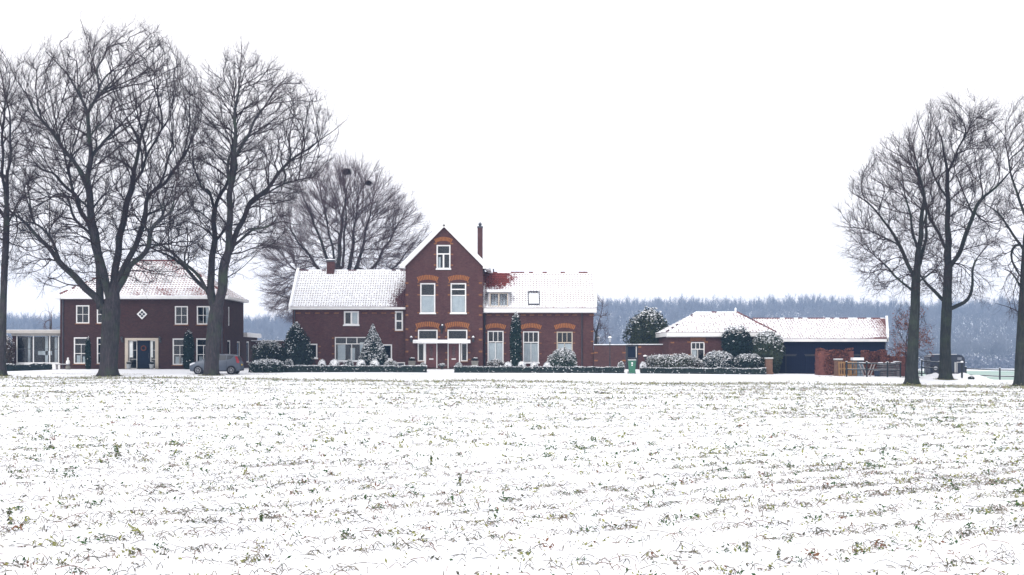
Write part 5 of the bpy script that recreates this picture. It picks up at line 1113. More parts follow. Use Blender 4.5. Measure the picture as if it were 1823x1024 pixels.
# ================================================================== CAR
def car(pxc, Y, label):
    x = X(pxc, Y); g = float(gm(x, Y)) ; T = thing('parked_car', (x, Y, g), label, 'car')
    paint = mat('silver_blue_car_paint', (.080, .098, .135), (.072, .088, .12), 1, .42, .25); gl = mat('tinted_car_glass', (.012, .018, .03), (.01, .014, .024), 2, .45)
    blk = mat('black_rubber', (.018, .018, .022), (.025, .025, .03), 5, .8); rim = mat('alloy_rim', (.42, .43, .46), (.35, .36, .4), 4, .3, .7)
    # stations along the car: x (front = left), bottom, belt z, roof z, half width
    st = [(-1.92, .36, .60, .66, .62), (-1.86, .24, .74, .80, .74), (-1.65, .20, .84, .90, .80), (-1.25, .20, .92, 1.0, .83), (-1.0, .20, .95, 1.06, .84), (-.55, .20, .97, 1.34, .845), (-.15, .20, .98, 1.50, .845), (.35, .20, 1.0, 1.53, .845), (.95, .20, 1.03, 1.52, .84), (1.45, .20, 1.06, 1.47, .82), (1.68, .22, 1.07, 1.36, .79), (1.82, .26, 1.04, 1.12, .75), (1.92, .34, .80, .88, .70)]
    mb = MB(); rows = []
    for (sx, zb_, zm, zr_, hw) in st:
        cab = zr_ - zm > .2; rt = .62 if cab else .80 * hw / .84
        pts = [(hw * .90, zb_), (hw * .985, zb_ + .14), (hw, zb_ + (zm - zb_) * .55), (hw * .965, zm), (hw * (.80 if cab else .90), zm + (zr_ - zm) * .86), (hw * .62, zr_ - .015), (0, zr_)]
        full = [(-a, b) for a, b in pts] + [(a, b) for a, b in reversed(pts[:-1])]
        i = len(mb.v); rows.append(i); mb.v += [(x + sx, Y + a, g + b) for a, b in full]
    k = len(full)
    for r0, r1 in zip(rows, rows[1:]):
        for j in range(k): mb.f.append((r0 + j, r1 + j, r1 + (j + 1) % k, r0 + (j + 1) % k)); mb.m.append(mb.mi(paint))
    mb.f.append(tuple(rows[0] + j for j in range(k))); mb.m.append(0); mb.f.append(tuple(rows[-1] + j for j in range(k))); mb.m.append(0)
    body = mb.build('body', T, smooth=True)
    bv = body.modifiers.new('edges', 'EDGE_SPLIT'); bv.split_angle = math.radians(42)
    def sidepanel(name, poly, off, m, parent=T):
        mb = MB()
        for sg in (-1, 1):
            pts = []
            for (a, b) in poly:
                zm = np.interp(a, [s_[0] for s_ in st], [s_[2] for s_ in st]); zr_ = np.interp(a, [s_[0] for s_ in st], [s_[3] for s_ in st]); hw = np.interp(a, [s_[0] for s_ in st], [s_[4] for s_ in st])
                t = np.clip((b - zm) / max(zr_ * .86 + zm * .14 - zm, .05), 0, 1); yy = hw * (.965 + (.80 - .965) * t); pts.append((x + a, Y + sg * (yy + off), g + b))
            mb.poly(pts, m)
        return mb.build(name, parent, fix=False)
    sidepanel('side_window', [(-.92, 1.02), (-.55, 1.02), (-.55, 1.26), (-.72, 1.18)], .022, gl); sidepanel('side_window', [(-.50, 1.02), (.12, 1.04), (.12, 1.44), (-.12, 1.42), (-.45, 1.32)], .022, gl)
    sidepanel('side_window', [(.18, 1.04), (.86, 1.08), (.90, 1.43), (.18, 1.45)], .022, gl); sidepanel('side_window', [(.92, 1.08), (1.22, 1.14), (1.42, 1.34), (1.40, 1.40), (.96, 1.43)], .022, gl)
    mb = MB(); mb.poly([(x + 1.50, Y - .60, g + 1.43), (x + 1.50, Y + .60, g + 1.43), (x + 1.845, Y + .66, g + 1.10), (x + 1.845, Y - .66, g + 1.10)], gl); mb.poly([(x + 1.715, Y - .58, g + 1.36), (x + 1.715, Y + .58, g + 1.36), (x + 1.86, Y + .66, g + 1.06), (x + 1.86, Y - .66, g + 1.06)], gl); mb.build('rear_window', T, fix=False)
    mb = MB(); mb.poly([(x - .97, Y - .66, g + 1.08), (x - .97, Y + .66, g + 1.08), (x - .22, Y + .56, g + 1.49), (x - .22, Y - .56, g + 1.49)], gl); mb.build('windscreen', T, fix=False)
    for sx in (-1.22, 1.28):
        for sg in (-1, 1):
            yw = Y + sg * .74
            mb = MB(); mb.tube([(x + sx, yw - .13 * sg, g + .30), (x + sx, yw + .10 * sg, g + .30), (x + sx, yw + .115 * sg, g + .30)], [.305, .305, .285], blk, 24); w = mb.build('wheel', T)
            mb = MB(); c = (x + sx, yw + .12 * sg, g + .30)
            mb.tube([(c[0] + .20 * math.cos(t), c[1], c[2] + .20 * math.sin(t)) for t in np.linspace(0, 2 * PI, 25)], .018, rim, 6, cap=False); mb.tube([(c[0], c[1] - .02 * sg, c[2]), (c[0], c[1] + .01 * sg, c[2])], .045, rim, 10)
            for q in range(7): t = 2 * PI * q / 7; mb.tube([c, (c[0] + .2 * math.cos(t), c[1], c[2] + .2 * math.sin(t))], [.022, .016], rim, 5)
            mb.build('rim', w)
            mb = MB(); mb.tube([(x + sx, yw + .03 * sg, g + .30), (x + sx, yw + .095 * sg, g + .30)], .355, blk, 24); mb.build('wheel_arch', T)
    red = mat('tail_light_red', (.34, .02, .035), (.28, .02, .03), 3, .2); cl = mat('clear_lamp', (.7, .73, .78), (.6, .63, .7), 3, .1)
    for sg in (-1, 1):
        mb = MB(); mb.prism([(1.56, 1.36), (1.70, 1.34), (1.86, 1.02), (1.88, .86), (1.70, .84), (1.66, 1.0)], sg * .60, sg * .80, red, lambda a, d, b: (x + a, Y + d, g + b)); mb.build('tail_light', T)
        mb = MB(); mb.prism([(-1.88, .66), (-1.80, .66), (-1.50, .80), (-1.46, .88), (-1.62, .88), (-1.84, .78)], sg * .60, sg * .80, cl, lambda a, d, b: (x + a, Y + d, g + b)); mb.build('headlight', T)
        mb = MB(); mb.box(x - .78, x - .62, Y + sg * .84, Y + sg * 1.0, g + 1.0, g + 1.12, paint); mb.build('mirror', T)
    mb = MB(); mb.box(x + 1.80, x + 1.97, Y - .68, Y + .68, g + .34, g + .62, paint); mb.box(x + 1.86, x + 1.99, Y - .5, Y + .5, g + .26, g + .34, blk); mb.build('rear_bumper', T)
    mb = MB(); mb.box(x + 1.93, x + 1.945, Y - .26, Y + .26, g + .66, g + .77, mat('yellow_number_plate', (.6, .42, .04), (.55, .38, .04), 3, .5)); mb.build('number_plate', T)
    mb = MB(); mb.box(x - 1.0, x + 1.0, Y - .842, Y - .835, g + .22, g + .27, blk); mb.build('sill_trim', T)
    mb = MB()
    for sx in (-.48, .155, .92): mb.box(x + sx, x + sx + .012, Y - .853, Y - .846, g + .32, g + .98, blk)
    mb.build('door_gap', T)
    for sx in (.0, .78):
        mb = MB(); mb.box(x + sx - .1, x + sx + .08, Y - .875, Y - .85, g + .86, g + .89, paint); mb.build('door_handle', T)
    mb = MB(); mb.poly([(x - .1, Y - .5, g + 1.535), (x + 1.4, Y - .48, g + 1.505), (x + 1.4, Y + .48, g + 1.505), (x - .1, Y + .5, g + 1.535)], M_snow); mb.poly([(x - .1, Y - .5, g + 1.545), (x + .7, Y - .5, g + 1.55), (x + .7, Y + .5, g + 1.55), (x - .1, Y + .5, g + 1.545)], M_snow); mb.build('roof_snow', T, fix=False)
    return T
car(385.5, 107.0, 'silver blue hatchback parked behind the oak trunk in front of the villa')

# ================================================================== YARD THINGS
# wheelie bin
Yb_ = 109.6; x = X(1125, Yb_); g = float(gm(x, Yb_)); T = thing('wheelie_bin', (x, Yb_, g), 'green wheeled refuse bin standing at the dark garden gate', 'bin')
mb = MB(); c = lambda w, d, z: [(x - w, Yb_ - d, g + z), (x + w, Yb_ - d, g + z), (x + w, Yb_ + d, g + z), (x - w, Yb_ + d, g + z)]
v = c(.23, .25, .04) + c(.29, .33, .96); mb.raw(v, [(3, 2, 1, 0), (4, 5, 6, 7), (0, 1, 5, 4), (1, 2, 6, 5), (2, 3, 7, 6), (3, 0, 4, 7)], M_bin); mb.box(x - .31, x + .31, Yb_ - .35, Yb_ + .35, g + .93, g + .98, M_bin); mb.build('body', T)
mb = MB(); mb.box(x - .32, x + .32, Yb_ - .38, Yb_ + .34, g + .985, g + 1.03, M_bin); mb.box(x - .26, x + .26, Yb_ - .28, Yb_ + .30, g + 1.03, g + 1.06, M_bin); mb.box(x - .30, x + .30, Yb_ - .34, Yb_ + .34, g + 1.06, g + 1.10, M_snow); mb.build('lid', T)
for sg in (-1, 1): mb = MB(); mb.tube([(x + sg * .25, Yb_ + .3, g + .1), (x + sg * .31, Yb_ + .3, g + .1)], .1, M_iron, 14); mb.build('wheel', T)
mb = MB(); mb.box(x - .07, x + .05, Yb_ - .335, Yb_ - .32, g + .78, g + .90, M_label); mb.box(x - .06, x + .04, Yb_ - .322, Yb_ - .31, g + .63, g + .72, M_label); mb.build('sticker', T)
# stone planters by the doors
for px, lab in ((733.5, 'square stone planter left of the farmhouse doors'), (845.5, 'square stone planter right of the farmhouse doors')):
    y = 117.3; x = X(px, y); g = G(x, y); T = thing('stone_planter', (x, y, g), lab, 'planter', 'stone planters by the farmhouse doors')
    mb = MB(); v = [(x - .24, y - .24, g - .05), (x + .24, y - .24, g - .05), (x + .24, y + .24, g - .05), (x - .24, y + .24, g - .05), (x - .28, y - .28, g + .62), (x + .28, y - .28, g + .62), (x + .28, y + .28, g + .62), (x - .28, y + .28, g + .62)]
    mb.raw(v, [(3, 2, 1, 0), (4, 5, 6, 7), (0, 1, 5, 4), (1, 2, 6, 5), (2, 3, 7, 6), (3, 0, 4, 7)], M_stone); mb.box(x - .31, x + .31, y - .31, y + .31, g + .62, g + .70, M_stone); mb.build('pot', T)
    rg = np.random.default_rng(3); P_ = np.array([x, y, g + .82]) + unit(rg.normal(0, 1, (260, 3))) * rg.uniform(.5, 1, (260, 1)) * [.3, .3, .18]; V, FQ = leaf_quads(P_, np.full(260, .05), rg); mesh_np('plant', V, FQ, [G_dark, M_snow], (P_[:, 2] > g + .92).astype(int), parent=T)
for px, lab in ((229, 'pale pot left of the villa door'), (270, 'pale pot right of the villa door')):
    y = 118.4; x = X(px, y); g = G(x, y); T = thing('flower_pot', (x, y, g), lab, 'flower pot', 'pots flanking the villa door')
    mb = MB(); mb.lathe((x, y, g), [(.13, -.1), (.15, .05), (.20, .36), (.22, .37), (.22, .42), (.17, .42)], mat('glazed_pot', (.34, .36, .38), (.28, .3, .32), 4, .4), 12); mb.build('pot', T)
    rg = np.random.default_rng(9); P_ = np.array([x, y, g + .52]) + unit(rg.normal(0, 1, (160, 3))) * rg.uniform(.5, 1, (160, 1)) * [.2, .2, .14]; V, FQ = leaf_quads(P_, np.full(160, .04), rg); mesh_np('plant', V, FQ, [G_dark, M_snow], (P_[:, 2] > g + .6).astype(int), parent=T)
# bench with a small pale figure at the corner of the villa
y = 116.5; x = X(111.5, y); g = G(x, y); T = thing('garden_bench', (x, y, g), 'small weathered garden bench at the left corner of the villa', 'bench')
mb = MB(); mb.box(x - .55, x + .55, y - .2, y + .2, g + .40, g + .44, M_gwood); mb.box(x - .54, x + .54, y - .19, y + .19, g + .44, g + .47, M_snow); mb.build('seat', T)
for sx in (-.48, .48):
    for sy in (-.15, .15): mb = MB(); mb.box(x + sx - .03, x + sx + .03, y + sy - .03, y + sy + .03, g - .1, g + .40, M_gwood); mb.build('leg', T)
x = X(121, y); g = G(x, y); T = thing('garden_ornament', (x, y, g), 'small whitish stone garden ornament beside the bench', 'ornament')
mb = MB(); mb.lathe((x, y, g), [(.20, -.05), (.20, .25), (.14, .3), (.13, .45)], M_stone, 10); mb.build('plinth', T)
mb = MB(); mb.lathe((x, y, g), [(.12, .45), (.17, .55), (.15, .72), (.06, .80), (.09, .88), (.07, .97), (.02, 1.0)], M_white, 10); mb.build('figure', T)
# ornamental iron boot scraper/plant stand between the doors
y = 116.9; x = X(787, y); g = G(x, y); T = thing('plant_basket', (x, y, g), 'low dark basket of snowy plants between the two front doors', 'basket')
mb = MB(); mb.lathe((x, y, g), [(.10, -.05), (.12, .04), (.06, .10), (.10, .16), (.30, .30), (.33, .31), (.28, .30)], M_iron, 12); mb.build('bowl', T)
rg = np.random.default_rng(19); P_ = np.array([x, y, g + .38]) + unit(rg.normal(0, 1, (260, 3))) * rg.uniform(.3, 1, (260, 1)) * [.34, .3, .14]; V, FQ = leaf_quads(P_, np.full(260, .045), rg); mesh_np('plant', V, FQ, [G_dark, M_snow], (rg.uniform(0, 1, 260) + (P_[:, 2] - g - .38) * 3 > .5).astype(int), parent=T)

# upright pallets
def pallet(px, Y, lean, label, w=.5):
    x = X(px, Y); g = float(gm(x, Y)); T = thing('pallet', (x, Y, g), label, 'pallet', 'upright pallets behind the rail fence')
    fr = lambda u, d, z: (x + u, Y - d + z * lean, g + z)
    for k in range(6):
        u = -.48 + k * .18; mb = MB(); mb.box(u, u + .065, .05, .075, -.03, 1.12 + .015 * (k % 2), M_wood, fr); mb.build('slat', T)
    mb = MB()
    for z in (.05, .52, 1.0): mb.box(-.48, .48, -.04, .05, z, z + .09, M_wood, fr)
    for k in range(3): mb.box(-.48 + k * .45, -.43 + k * .45, -.065, -.04, .0, 1.12, M_wood, fr)
    mb.build('bearers', T)
pallet(1504.5, 107.6, .12, 'upright timber pallet closest to the weathered brick pillar'); pallet(1513.8, 107.9, .10, 'upright timber pallet closest to the pale blue tank')
# tank
y = 108.4; x = X(1526.3, y); g = float(gm(x, y)); T = thing('water_tank', (x, y, g), 'pale blue plastic tank in a cage with a snow topped lid', 'tank')
mb = MB(); tk = mat('pale_blue_plastic', (.10, .16, .23), (.17, .23, .29), 1.6, .4); mb.box(x - .36, x + .36, y - .36, y + .36, g - .02, g + 1.12, tk); b_ = mb.build('body', T)
mb = MB()
for z in (.2, .45, .7, .95, 1.12): mb.box(x - .39, x + .39, y - .39, y - .36, g + z - .015, g + z + .015, M_lead); mb.box(x + .36, x + .39, y - .36, y + .39, g + z - .015, g + z + .015, M_lead)
for u in (-.39, -.13, .13, .36): mb.box(x + u, x + u + .03, y - .42, y - .39, g, g + 1.14, M_lead)
mb.build('cage', T)
mb = MB(); mb.box(x - .42, x + .42, y - .44, y + .42, g + 1.15, g + 1.22, M_gwood); mb.box(x - .42, x + .40, y - .43, y + .42, g + 1.22, g + 1.42, M_snow); mb.build('snow_topped_lid', T)
# crossed timber trestle
M_pwood = mat('pale_weathered_timber', (.36, .32, .31), (.26, .23, .23), 3, .85)
y = 106.7; x = X(1546.5, y); g = float(gm(x, y)); T = thing('timber_trestle', (x, y, g), 'crossed weathered timber trestle between tank and stacked boards', 'trestle')
for k, sg in enumerate((-1, 1)):
    mb = MB(); mb.tube([(x + sg * .50, y + .05 * sg, g + 1.02), (x + sg * .10, y + .05 * sg, g - .03)], .045, M_pwood, 6); mb.build('leg', T)
    mb = MB(); mb.tube([(x + sg * .50, y + .9, g + 1.02), (x + sg * .10, y + .9, g - .03)], .045, M_pwood, 6); mb.build('leg', T)
mb = MB(); mb.box(x - .27, x + .27, y + .12, y + .16, g + .50, g + .56, M_gwood); mb.build('crossbar', T)
mb = MB(); mb.box(x - .55, x + .3, y + .85, y + .97, g + 1.0, g + 1.05, M_gwood); mb.box(x - .5, x + .28, y + .86, y + .96, g + 1.05, g + 1.08, M_snow); mb.build('crossbar', T)
# navy crate beside the stack
y = 107.6; x = X(1561.5, y); g = float(gm(x, y)); T = thing('navy_tub', (x, y, g), 'small navy blue plastic tub at the left end of the stacked boards', 'tub')
mb = MB(); nb = mat('navy_plastic', (.015, .03, .07), (.01, .025, .055), 3, .45); mb.lathe((x, y, g), [(.17, -.03), (.20, .0), (.25, .40), (.27, .42), (.27, .46)], nb, 14); mb.build('body', T)
mb = MB(); mb.lathe((x, y, g), [(.26, .455), (.2, .50), (.05, .53)], M_snow, 12); mb.build('snow_cap', T)
# stack of boards
y = 108.2; x0, x1 = X(1565.5, y), X(1598, y); x = (x0 + x1) / 2; g = float(gm(x, y)); T = thing('board_stack', (x, y, g), 'stack of grey boards with snow on top behind the rail fence', 'timber stack')
for k in range(7):
    mb = MB(); z = g - .04 + k * .145; j = (k * 37 % 5) * .03; mb.box(x0 + j, x1 - .05 + j * .5, y + j * .3, y + .9, z, z + .10, M_gwood); mb.box(x0 + .2, x0 + .3, y + .05, y + .85, z + .10, z + .145, M_dwood); mb.box(x1 - .4, x1 - .3, y + .05, y + .85, z + .10, z + .145, M_dwood); mb.build('board', T)
mb = MB(); zt_ = g - .04 + 7 * .145
for (a, b_2) in ((.02, .28), (.36, .62), (.66, .97)):
    for i in range(3): mb.box(x0 + (x1 - x0) * (a + .02 * i), x0 + (x1 - x0) * (b_2 - .03 * i), y + .02 + .06 * i, y + .88 - .06 * i, zt_ - .045 + .05 * i, zt_ + .005 + .05 * i, M_snow)
mb.build('snow_cap', T)
# leaning pale board
y = 108.0; x = X(1600, y); g = float(gm(x, y)); T = thing('leaning_board', (x, y, g), 'snow edged board leaning at the right end of the stack', 'board')
mb = MB(); fr = lambda u, d, z: (x + u - z * .12, y + d, g + z); mb.box(-.12, .12, 0, .05, -.05, 1.12, M_gwood, fr); mb.build('plank', T); mb = MB(); mb.box(-.26, .20, -.05, .1, 1.12, 1.19, M_snow, fr); mb.build('snow_cap', T)

# post and rail fence
def rail_fence(pxs, Y0, Y1, label, hs=(.62, 1.02), H=1.12, pxr=None):
    n = len(pxs); T = None; pts = []
    for i, px in enumerate(pxs):
        Y = Y0 + (Y1 - Y0) * i / max(1, n - 1); x = X(px, Y); pts.append((x, Y, float(gm(x, Y))))
    m_ = pts[n // 2]; T = thing('rail_fence', m_, label, 'fence', 'dark post and rail fence')
    for p in pts:
        mb = MB(); mb.box(p[0] - .045, p[0] + .045, p[1] - .06, p[1] + .06, p[2] - .3, p[2] + H, M_dwood); mb.box(p[0] - .065, p[0] + .065, p[1] - .065, p[1] + .065, p[2] + H, p[2] + H + .03, M_snow); mb.build('post', T)
    for h in hs:
        for a, b in zip(pts, pts[1:]):
            mb = MB(); q = [Vector(a), Vector(b)]; fr = lambda u, d, z: tuple(q[0] + (q[1] - q[0]) * u + Vector((0, d, z)))
            mb.box(.01, .99, .07, .11, h - .045, h + .035, M_dwood, fr); mb.box(.015, .985, .066, .112, h + .035, h + .045, M_snow, fr); mb.build('rail', T)
    return T
rail_fence([1507, 1543, 1580, 1603], 106.3, 106.0, 'dark rail fence in front of pallets and stacked boards', hs=(.55, 1.02), H=1.15)
rail_fence([1641, 1672], 112.0, 112.0, 'short dark rail fence between the two middle oaks', hs=(.72, 1.22), H=1.3)
rail_fence([1719.5, 1780, 1838, 1890], 112.0, 112.0, 'long dark rail fence in front of the pale meadow', hs=(.42, .92), H=1.08)
y = 104.5; x = X(1712.5, y); g = float(gm(x, y)); T = thing('fence_post', (x, y, g), 'lone dark post with a snow cap beside the trailer', 'post')
mb = MB(); mb.box(x - .055, x + .055, y - .055, y + .055, g - .2, Z(645.5, y), M_dwood); mb.build('post_shaft', T); mb = MB(); mb.lathe((x, y, Z(645.5, y)), [(.10, -.01), (.12, .05), (.08, .10), (.02, .12)], M_snow, 8); mb.build('snow_cap', T)
# trailer
y = 113.5; xa_, xb_ = X(1656, y), X(1718, y); g = float(gm((xa_ + xb_) / 2, y)); T = thing('horse_trailer', ((xa_ + xb_) / 2, y, g), 'dark blue rounded horse trailer parked behind the tall right oak', 'trailer')
nv = mat('dark_blue_trailer_panel', (.012, .022, .048), (.01, .018, .038), 2, .35); fT = front(y); zt_ = Z(631.5, y); zb_ = g + .42
prof = [(xa_, zb_), (xb_, zb_), (xb_, zt_ - .45), (xb_ - .08, zt_ - .22), (xb_ - .25, zt_ - .06), (xb_ - .5, zt_), (xa_ + .5, zt_), (xa_ + .15, zt_ - .04), (xa_, zt_ - .18)]
mb = MB(); mb.prism(prof, -1.7, 0, nv, fT); mb.build('body', T)
mb = MB(); mb.box(xa_ + .3, xb_ - .6, -1.5, -.2, zt_, zt_ + .05, M_snow, fT); mb.build('roof_snow', T)
mb = MB(); mb.box(xb_ - .62, xb_ - .28, .002, .02, zt_ - .42, zt_ - .22, mat('grey_vent', (.2, .22, .26), (.16, .18, .22), 3, .5), fT); mb.build('vent_window', T)
mb = MB(); mb.box(X(1703, y), X(1704, y), .002, .03, zb_ + .1, Z(645.5, y), M_label, fT); mb.box(X(1703, y), X(1713, y), .002, .03, Z(645.5, y), Z(644.5, y), M_label, fT); mb.box(X(1712.3, y), X(1713, y), .002, .03, zb_ + .1, Z(645.5, y), M_lead, fT); mb.box(X(1699.5, y), X(1701, y), .002, .04, zb_ + .1, Z(645, y), M_label, fT); mb.build('door_frame', T)
for sx in (-.28, .28):
    for dd in (.05, -1.75):
        xc_ = (xa_ + xb_) / 2 + sx - .0; mb = MB(); mb.tube([fT(xc_, dd - .1, g + .3), fT(xc_, dd + .1, g + .3)], .30, M_iron, 20); w = mb.build('wheel', T); mb = MB(); mb.tube([fT(xc_, dd + .1, g + .3), fT(xc_, dd + .12, g + .3)], .14, M_lead, 14); mb.build('rim', w)
cx_, cz_ = X(1664.3, y), Z(655.5, y)
mb = MB(); mb.tube([fT(cx_, .02, cz_), fT(cx_, .2, cz_)], .27, M_iron, 22); w = mb.build('spare_wheel', T); mb = MB(); mb.tube([fT(cx_, .2, cz_), fT(cx_, .215, cz_)], .15, mat('pale_hub', (.4, .41, .43), (.34, .35, .38), 3, .5), 16); mb.build('rim', w)
mb = MB(); mb.tube([fT(xa_, -.6, g + .45), fT(xa_ - 1.0, -.85, g + .45)], .05, M_iron, 6); mb.tube([fT(xa_, -1.1, g + .45), fT(xa_ - 1.0, -.85, g + .45)], .05, M_iron, 6); mb.tube([fT(xa_ - .95, -.85, g - .0), fT(xa_ - .95, -.85, g + .5)], .035, M_iron, 6); mb.build('drawbar', T)
# light grey box on a stand by the trailer's left end
y = 116.0; x = X(1652.3, y); g = float(gm(x, y)); T = thing('utility_box', (x, y, g), 'pale grey box with snow cap at the left end of the trailer', 'utility box')
mb = MB(); mb.box(x - .16, x + .16, y - .15, y + .15, g - .1, Z(636.5, y), mat('pale_grey_box', (.36, .38, .42), (.28, .30, .34), 3, .6)); mb.build('cabinet', T); mb = MB(); mb.box(x - .18, x + .18, y - .17, y + .17, Z(636.5, y), Z(634, y), M_snow); mb.build('snow_cap', T)
# snow heaps
def heap(px0, px1, pt, Y, seed, label, dep=1.2, humps=None, rubble=0):
    x0, x1 = X(px0, Y), X(px1, Y); xm = (x0 + x1) / 2; g = float(gm(xm, Y)); H = Z(pt, Y) - g; rg = np.random.default_rng(seed); nx_, ny_ = 46, 14; ph = rg.uniform(0, 6, 6)
    u = np.linspace(0, 1, nx_); v = np.linspace(-1, 1, ny_); U, Vv = np.meshgrid(u, v)
    prof_ = np.interp(U, [h[0] for h in humps], [h[1] for h in humps]) * (1 + .10 * np.sin(U * 19 + ph[0]) + .06 * np.sin(U * 37 + ph[1] + Vv * 3)); zz_ = prof_ * (1 - Vv ** 2) ** .8 * H + .03 * np.sin(U * 31 + Vv * 7) * (1 - Vv ** 2)
    XX = x0 + (x1 - x0) * U; YY = Y + Vv * dep; ZZ = gm(XX, YY) - .05 + zz_; V_ = np.stack([XX, YY, ZZ], -1).reshape(-1, 3)
    i_ = (np.arange(ny_ - 1)[:, None] * nx_ + np.arange(nx_ - 1)[None]).ravel(); o = mesh_np('snow_heap', V_, np.stack([i_, i_ + 1, i_ + nx_ + 1, i_ + nx_], 1), [M_snow], org=(xm, Y, g), smooth=True); tag(o, label, 'snow heap', 'snow heaps by the right oaks')
heap(1639, 1676, 663.5, 106.5, 3, 'smaller snow heap left of the tall right oak', humps=[(0, .1), (.3, .5), (.6, .95), (.8, 1), (.92, .6), (1, 0)])
heap(1672, 1768, 664.5, 105.5, 4, 'long snow heap right of the tall right oak', humps=[(0, .25), (.1, .5), (.2, .95), (.45, 1), (.6, .8), (.72, .85), (.82, .6), (.92, .25), (1, 0)])
shrub('weed_clump', 'small green clump sticking out of the long snow heap', 'plant', 104.3, 1729, 670, 678, 5, DOME, [G_mid, G_box], snow=.1, lump=.3, n=260, ls=.06, seed=71, stem=False)

# ================================================================== FAR WOOD
def proto_tree(seed, H=15.0, W=4.2, con=False):
    rg = np.random.default_rng(seed); P0, P1, R0, R1 = [], [], [], []
    P0.append([0, 0, 0]); P1.append([0, 0, H * .35]); R0.append(.17); R1.append(.12)
    for k in range(8):
        a = rg.uniform(0, 2 * PI); sp = rg.uniform(.25, 1.0); p = np.array([0, 0, H * rg.uniform(.28, .5)]); e = np.array([math.cos(a) * W * sp, math.sin(a) * W * sp, H * rg.uniform(.62, .97) * (1.02 - .28 * sp)])
        q = (p + e) / 2 + np.array([math.cos(a), math.sin(a), -.3]) * W * .12; 
        for s0, s1, r_ in ((p, q, .13), (q, e, .08)): P0.append(s0); P1.append(s1); R0.append(r_); R1.append(r_ * .6)
        for j in range(34):
            t = rg.uniform(.15, 1); b = p + (q - p) * min(1, t * 2) if t < .5 else q + (e - q) * (t * 2 - 1); d = unit(rg.normal(0, .6, 3) + (e - p) / np.linalg.norm(e - p) * .9 + [0, 0, .3]); L = rg.uniform(.8, 2.3); P0.append(b); P1.append(b + d * L); R0.append(.045); R1.append(.02)
            b2 = b + d * L * .6; d2 = unit(d + rg.normal(0, .6, 3)); P0.append(b2); P1.append(b2 + d2 * L * .6); R0.append(.03); R1.append(.015)
    P0, P1, R0, R1 = map(lambda a: np.array(a, float), (P0, P1, R0, R1)); d = unit(P1 - P0); sd = unit(np.cross(d, rg.normal(0, 1, d.shape)))
    V = np.stack([P0 - sd * R0[:, None], P0 + sd * R0[:, None], P1 + sd * R1[:, None], P1 - sd * R1[:, None]], 1).reshape(-1, 3)
    return V, np.arange(len(V)).reshape(-1, 4)
protos = [proto_tree(200 + i, 15 + 2 * (i % 3), 5.0 + .8 * (i % 2)) for i in range(6)]
M_far = mat('far_wood_hazed_bark', (.22, .235, .27), (.185, .20, .235), .05, .95, spec=.1)  # bark colour lightened and blued to carry part of the haze
def far_wood(name, label, boxes, seed, material):
    rg = np.random.default_rng(seed); Vs, Fs, off = [], [], 0
    for (y0, y1, ratio0, ratio1, sp, sc) in boxes:
        y = y0
        while y < y1:
            x = ratio0 * y
            while x < ratio1 * y:
                V, F_ = protos[rg.integers(6)]; a = rg.uniform(0, 2 * PI); s_ = sc * rg.uniform(.82, 1.12) * (1 + .10 * math.sin(x * .021 + y * .01) + .07 * math.sin(x * .057 + 2)); xx = x + rg.uniform(-.5, .5) * sp; yy = y + rg.uniform(-.5, .5) * sp; c, s2 = math.cos(a), math.sin(a)
                Q = V @ np.array([[c, s2, 0], [-s2, c, 0], [0, 0, 1]]) * s_ + np.array([xx, yy, float(gz(xx, yy)) - .3]); Vs.append(Q); Fs.append(F_ + off); off += len(V); x += sp
            y += sp * 1.15
    o = mesh_np(name, np.vstack(Vs), np.vstack(Fs), [material]); tag(o, label, kind='stuff'); print(name, off // 4)
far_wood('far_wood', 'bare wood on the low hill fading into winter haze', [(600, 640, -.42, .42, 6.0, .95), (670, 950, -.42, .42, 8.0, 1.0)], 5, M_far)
# undergrowth: a thicket that closes the wood's foot
rg = np.random.default_rng(8); k = 120000; yy = 585 + 340 * rg.uniform(0, 1, k) ** 1.6; xx = rg.uniform(-.42, .42, k) * yy; hh = rg.uniform(0, 1, k) ** 1.3 * np.clip(4 + (yy - 585) * .02 + 1.5 * np.sin(xx * .11) + np.sin(xx * .37), 1.5, 9); P_ = np.stack([xx, yy, gz(xx, yy) + hh], 1)
V, FQ = leaf_quads(P_, rg.uniform(.35, .95, k), rg, 1.4, .5)
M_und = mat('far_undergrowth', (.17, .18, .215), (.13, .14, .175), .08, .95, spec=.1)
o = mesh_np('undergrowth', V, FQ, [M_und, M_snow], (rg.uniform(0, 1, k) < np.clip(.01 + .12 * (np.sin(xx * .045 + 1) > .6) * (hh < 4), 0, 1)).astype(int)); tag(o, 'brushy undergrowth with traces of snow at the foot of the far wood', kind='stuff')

# ================================================================== CROP RESIDUE IN THE FIELD
rg = np.random.default_rng(42)
stub = [mat('dry_stalk', (.22, .20, .17), (.15, .14, .12), 9, .9), mat('dead_dark_leaf', (.12, .12, .10), (.08, .085, .07), 9, .9), mat('olive_leaf', (.25, .26, .09), (.19, .20, .07), 9, .8), mat('green_leaf', (.045, .10, .035), (.03, .075, .03), 9, .8), mat('rusty_stem', (.20, .10, .06), (.15, .08, .06), 9, .9), mat('pale_straw', (.30, .27, .20), (.22, .20, .15), 9, .9)]
def fan(n, y0, y1, pw=1.0):
    # even over the ground inside the view's fan plus a margin either side
    out = []
    while sum(map(len, out)) < n:
        y = rg.uniform(y0, y1, n); x = rg.uniform(-1, 1, n) * (.39 * y1 + 6); ok_ = (np.abs(x) < .39 * y + 6); out.append(np.stack([x, y], 1)[ok_])
    return np.vstack(out)[:n]
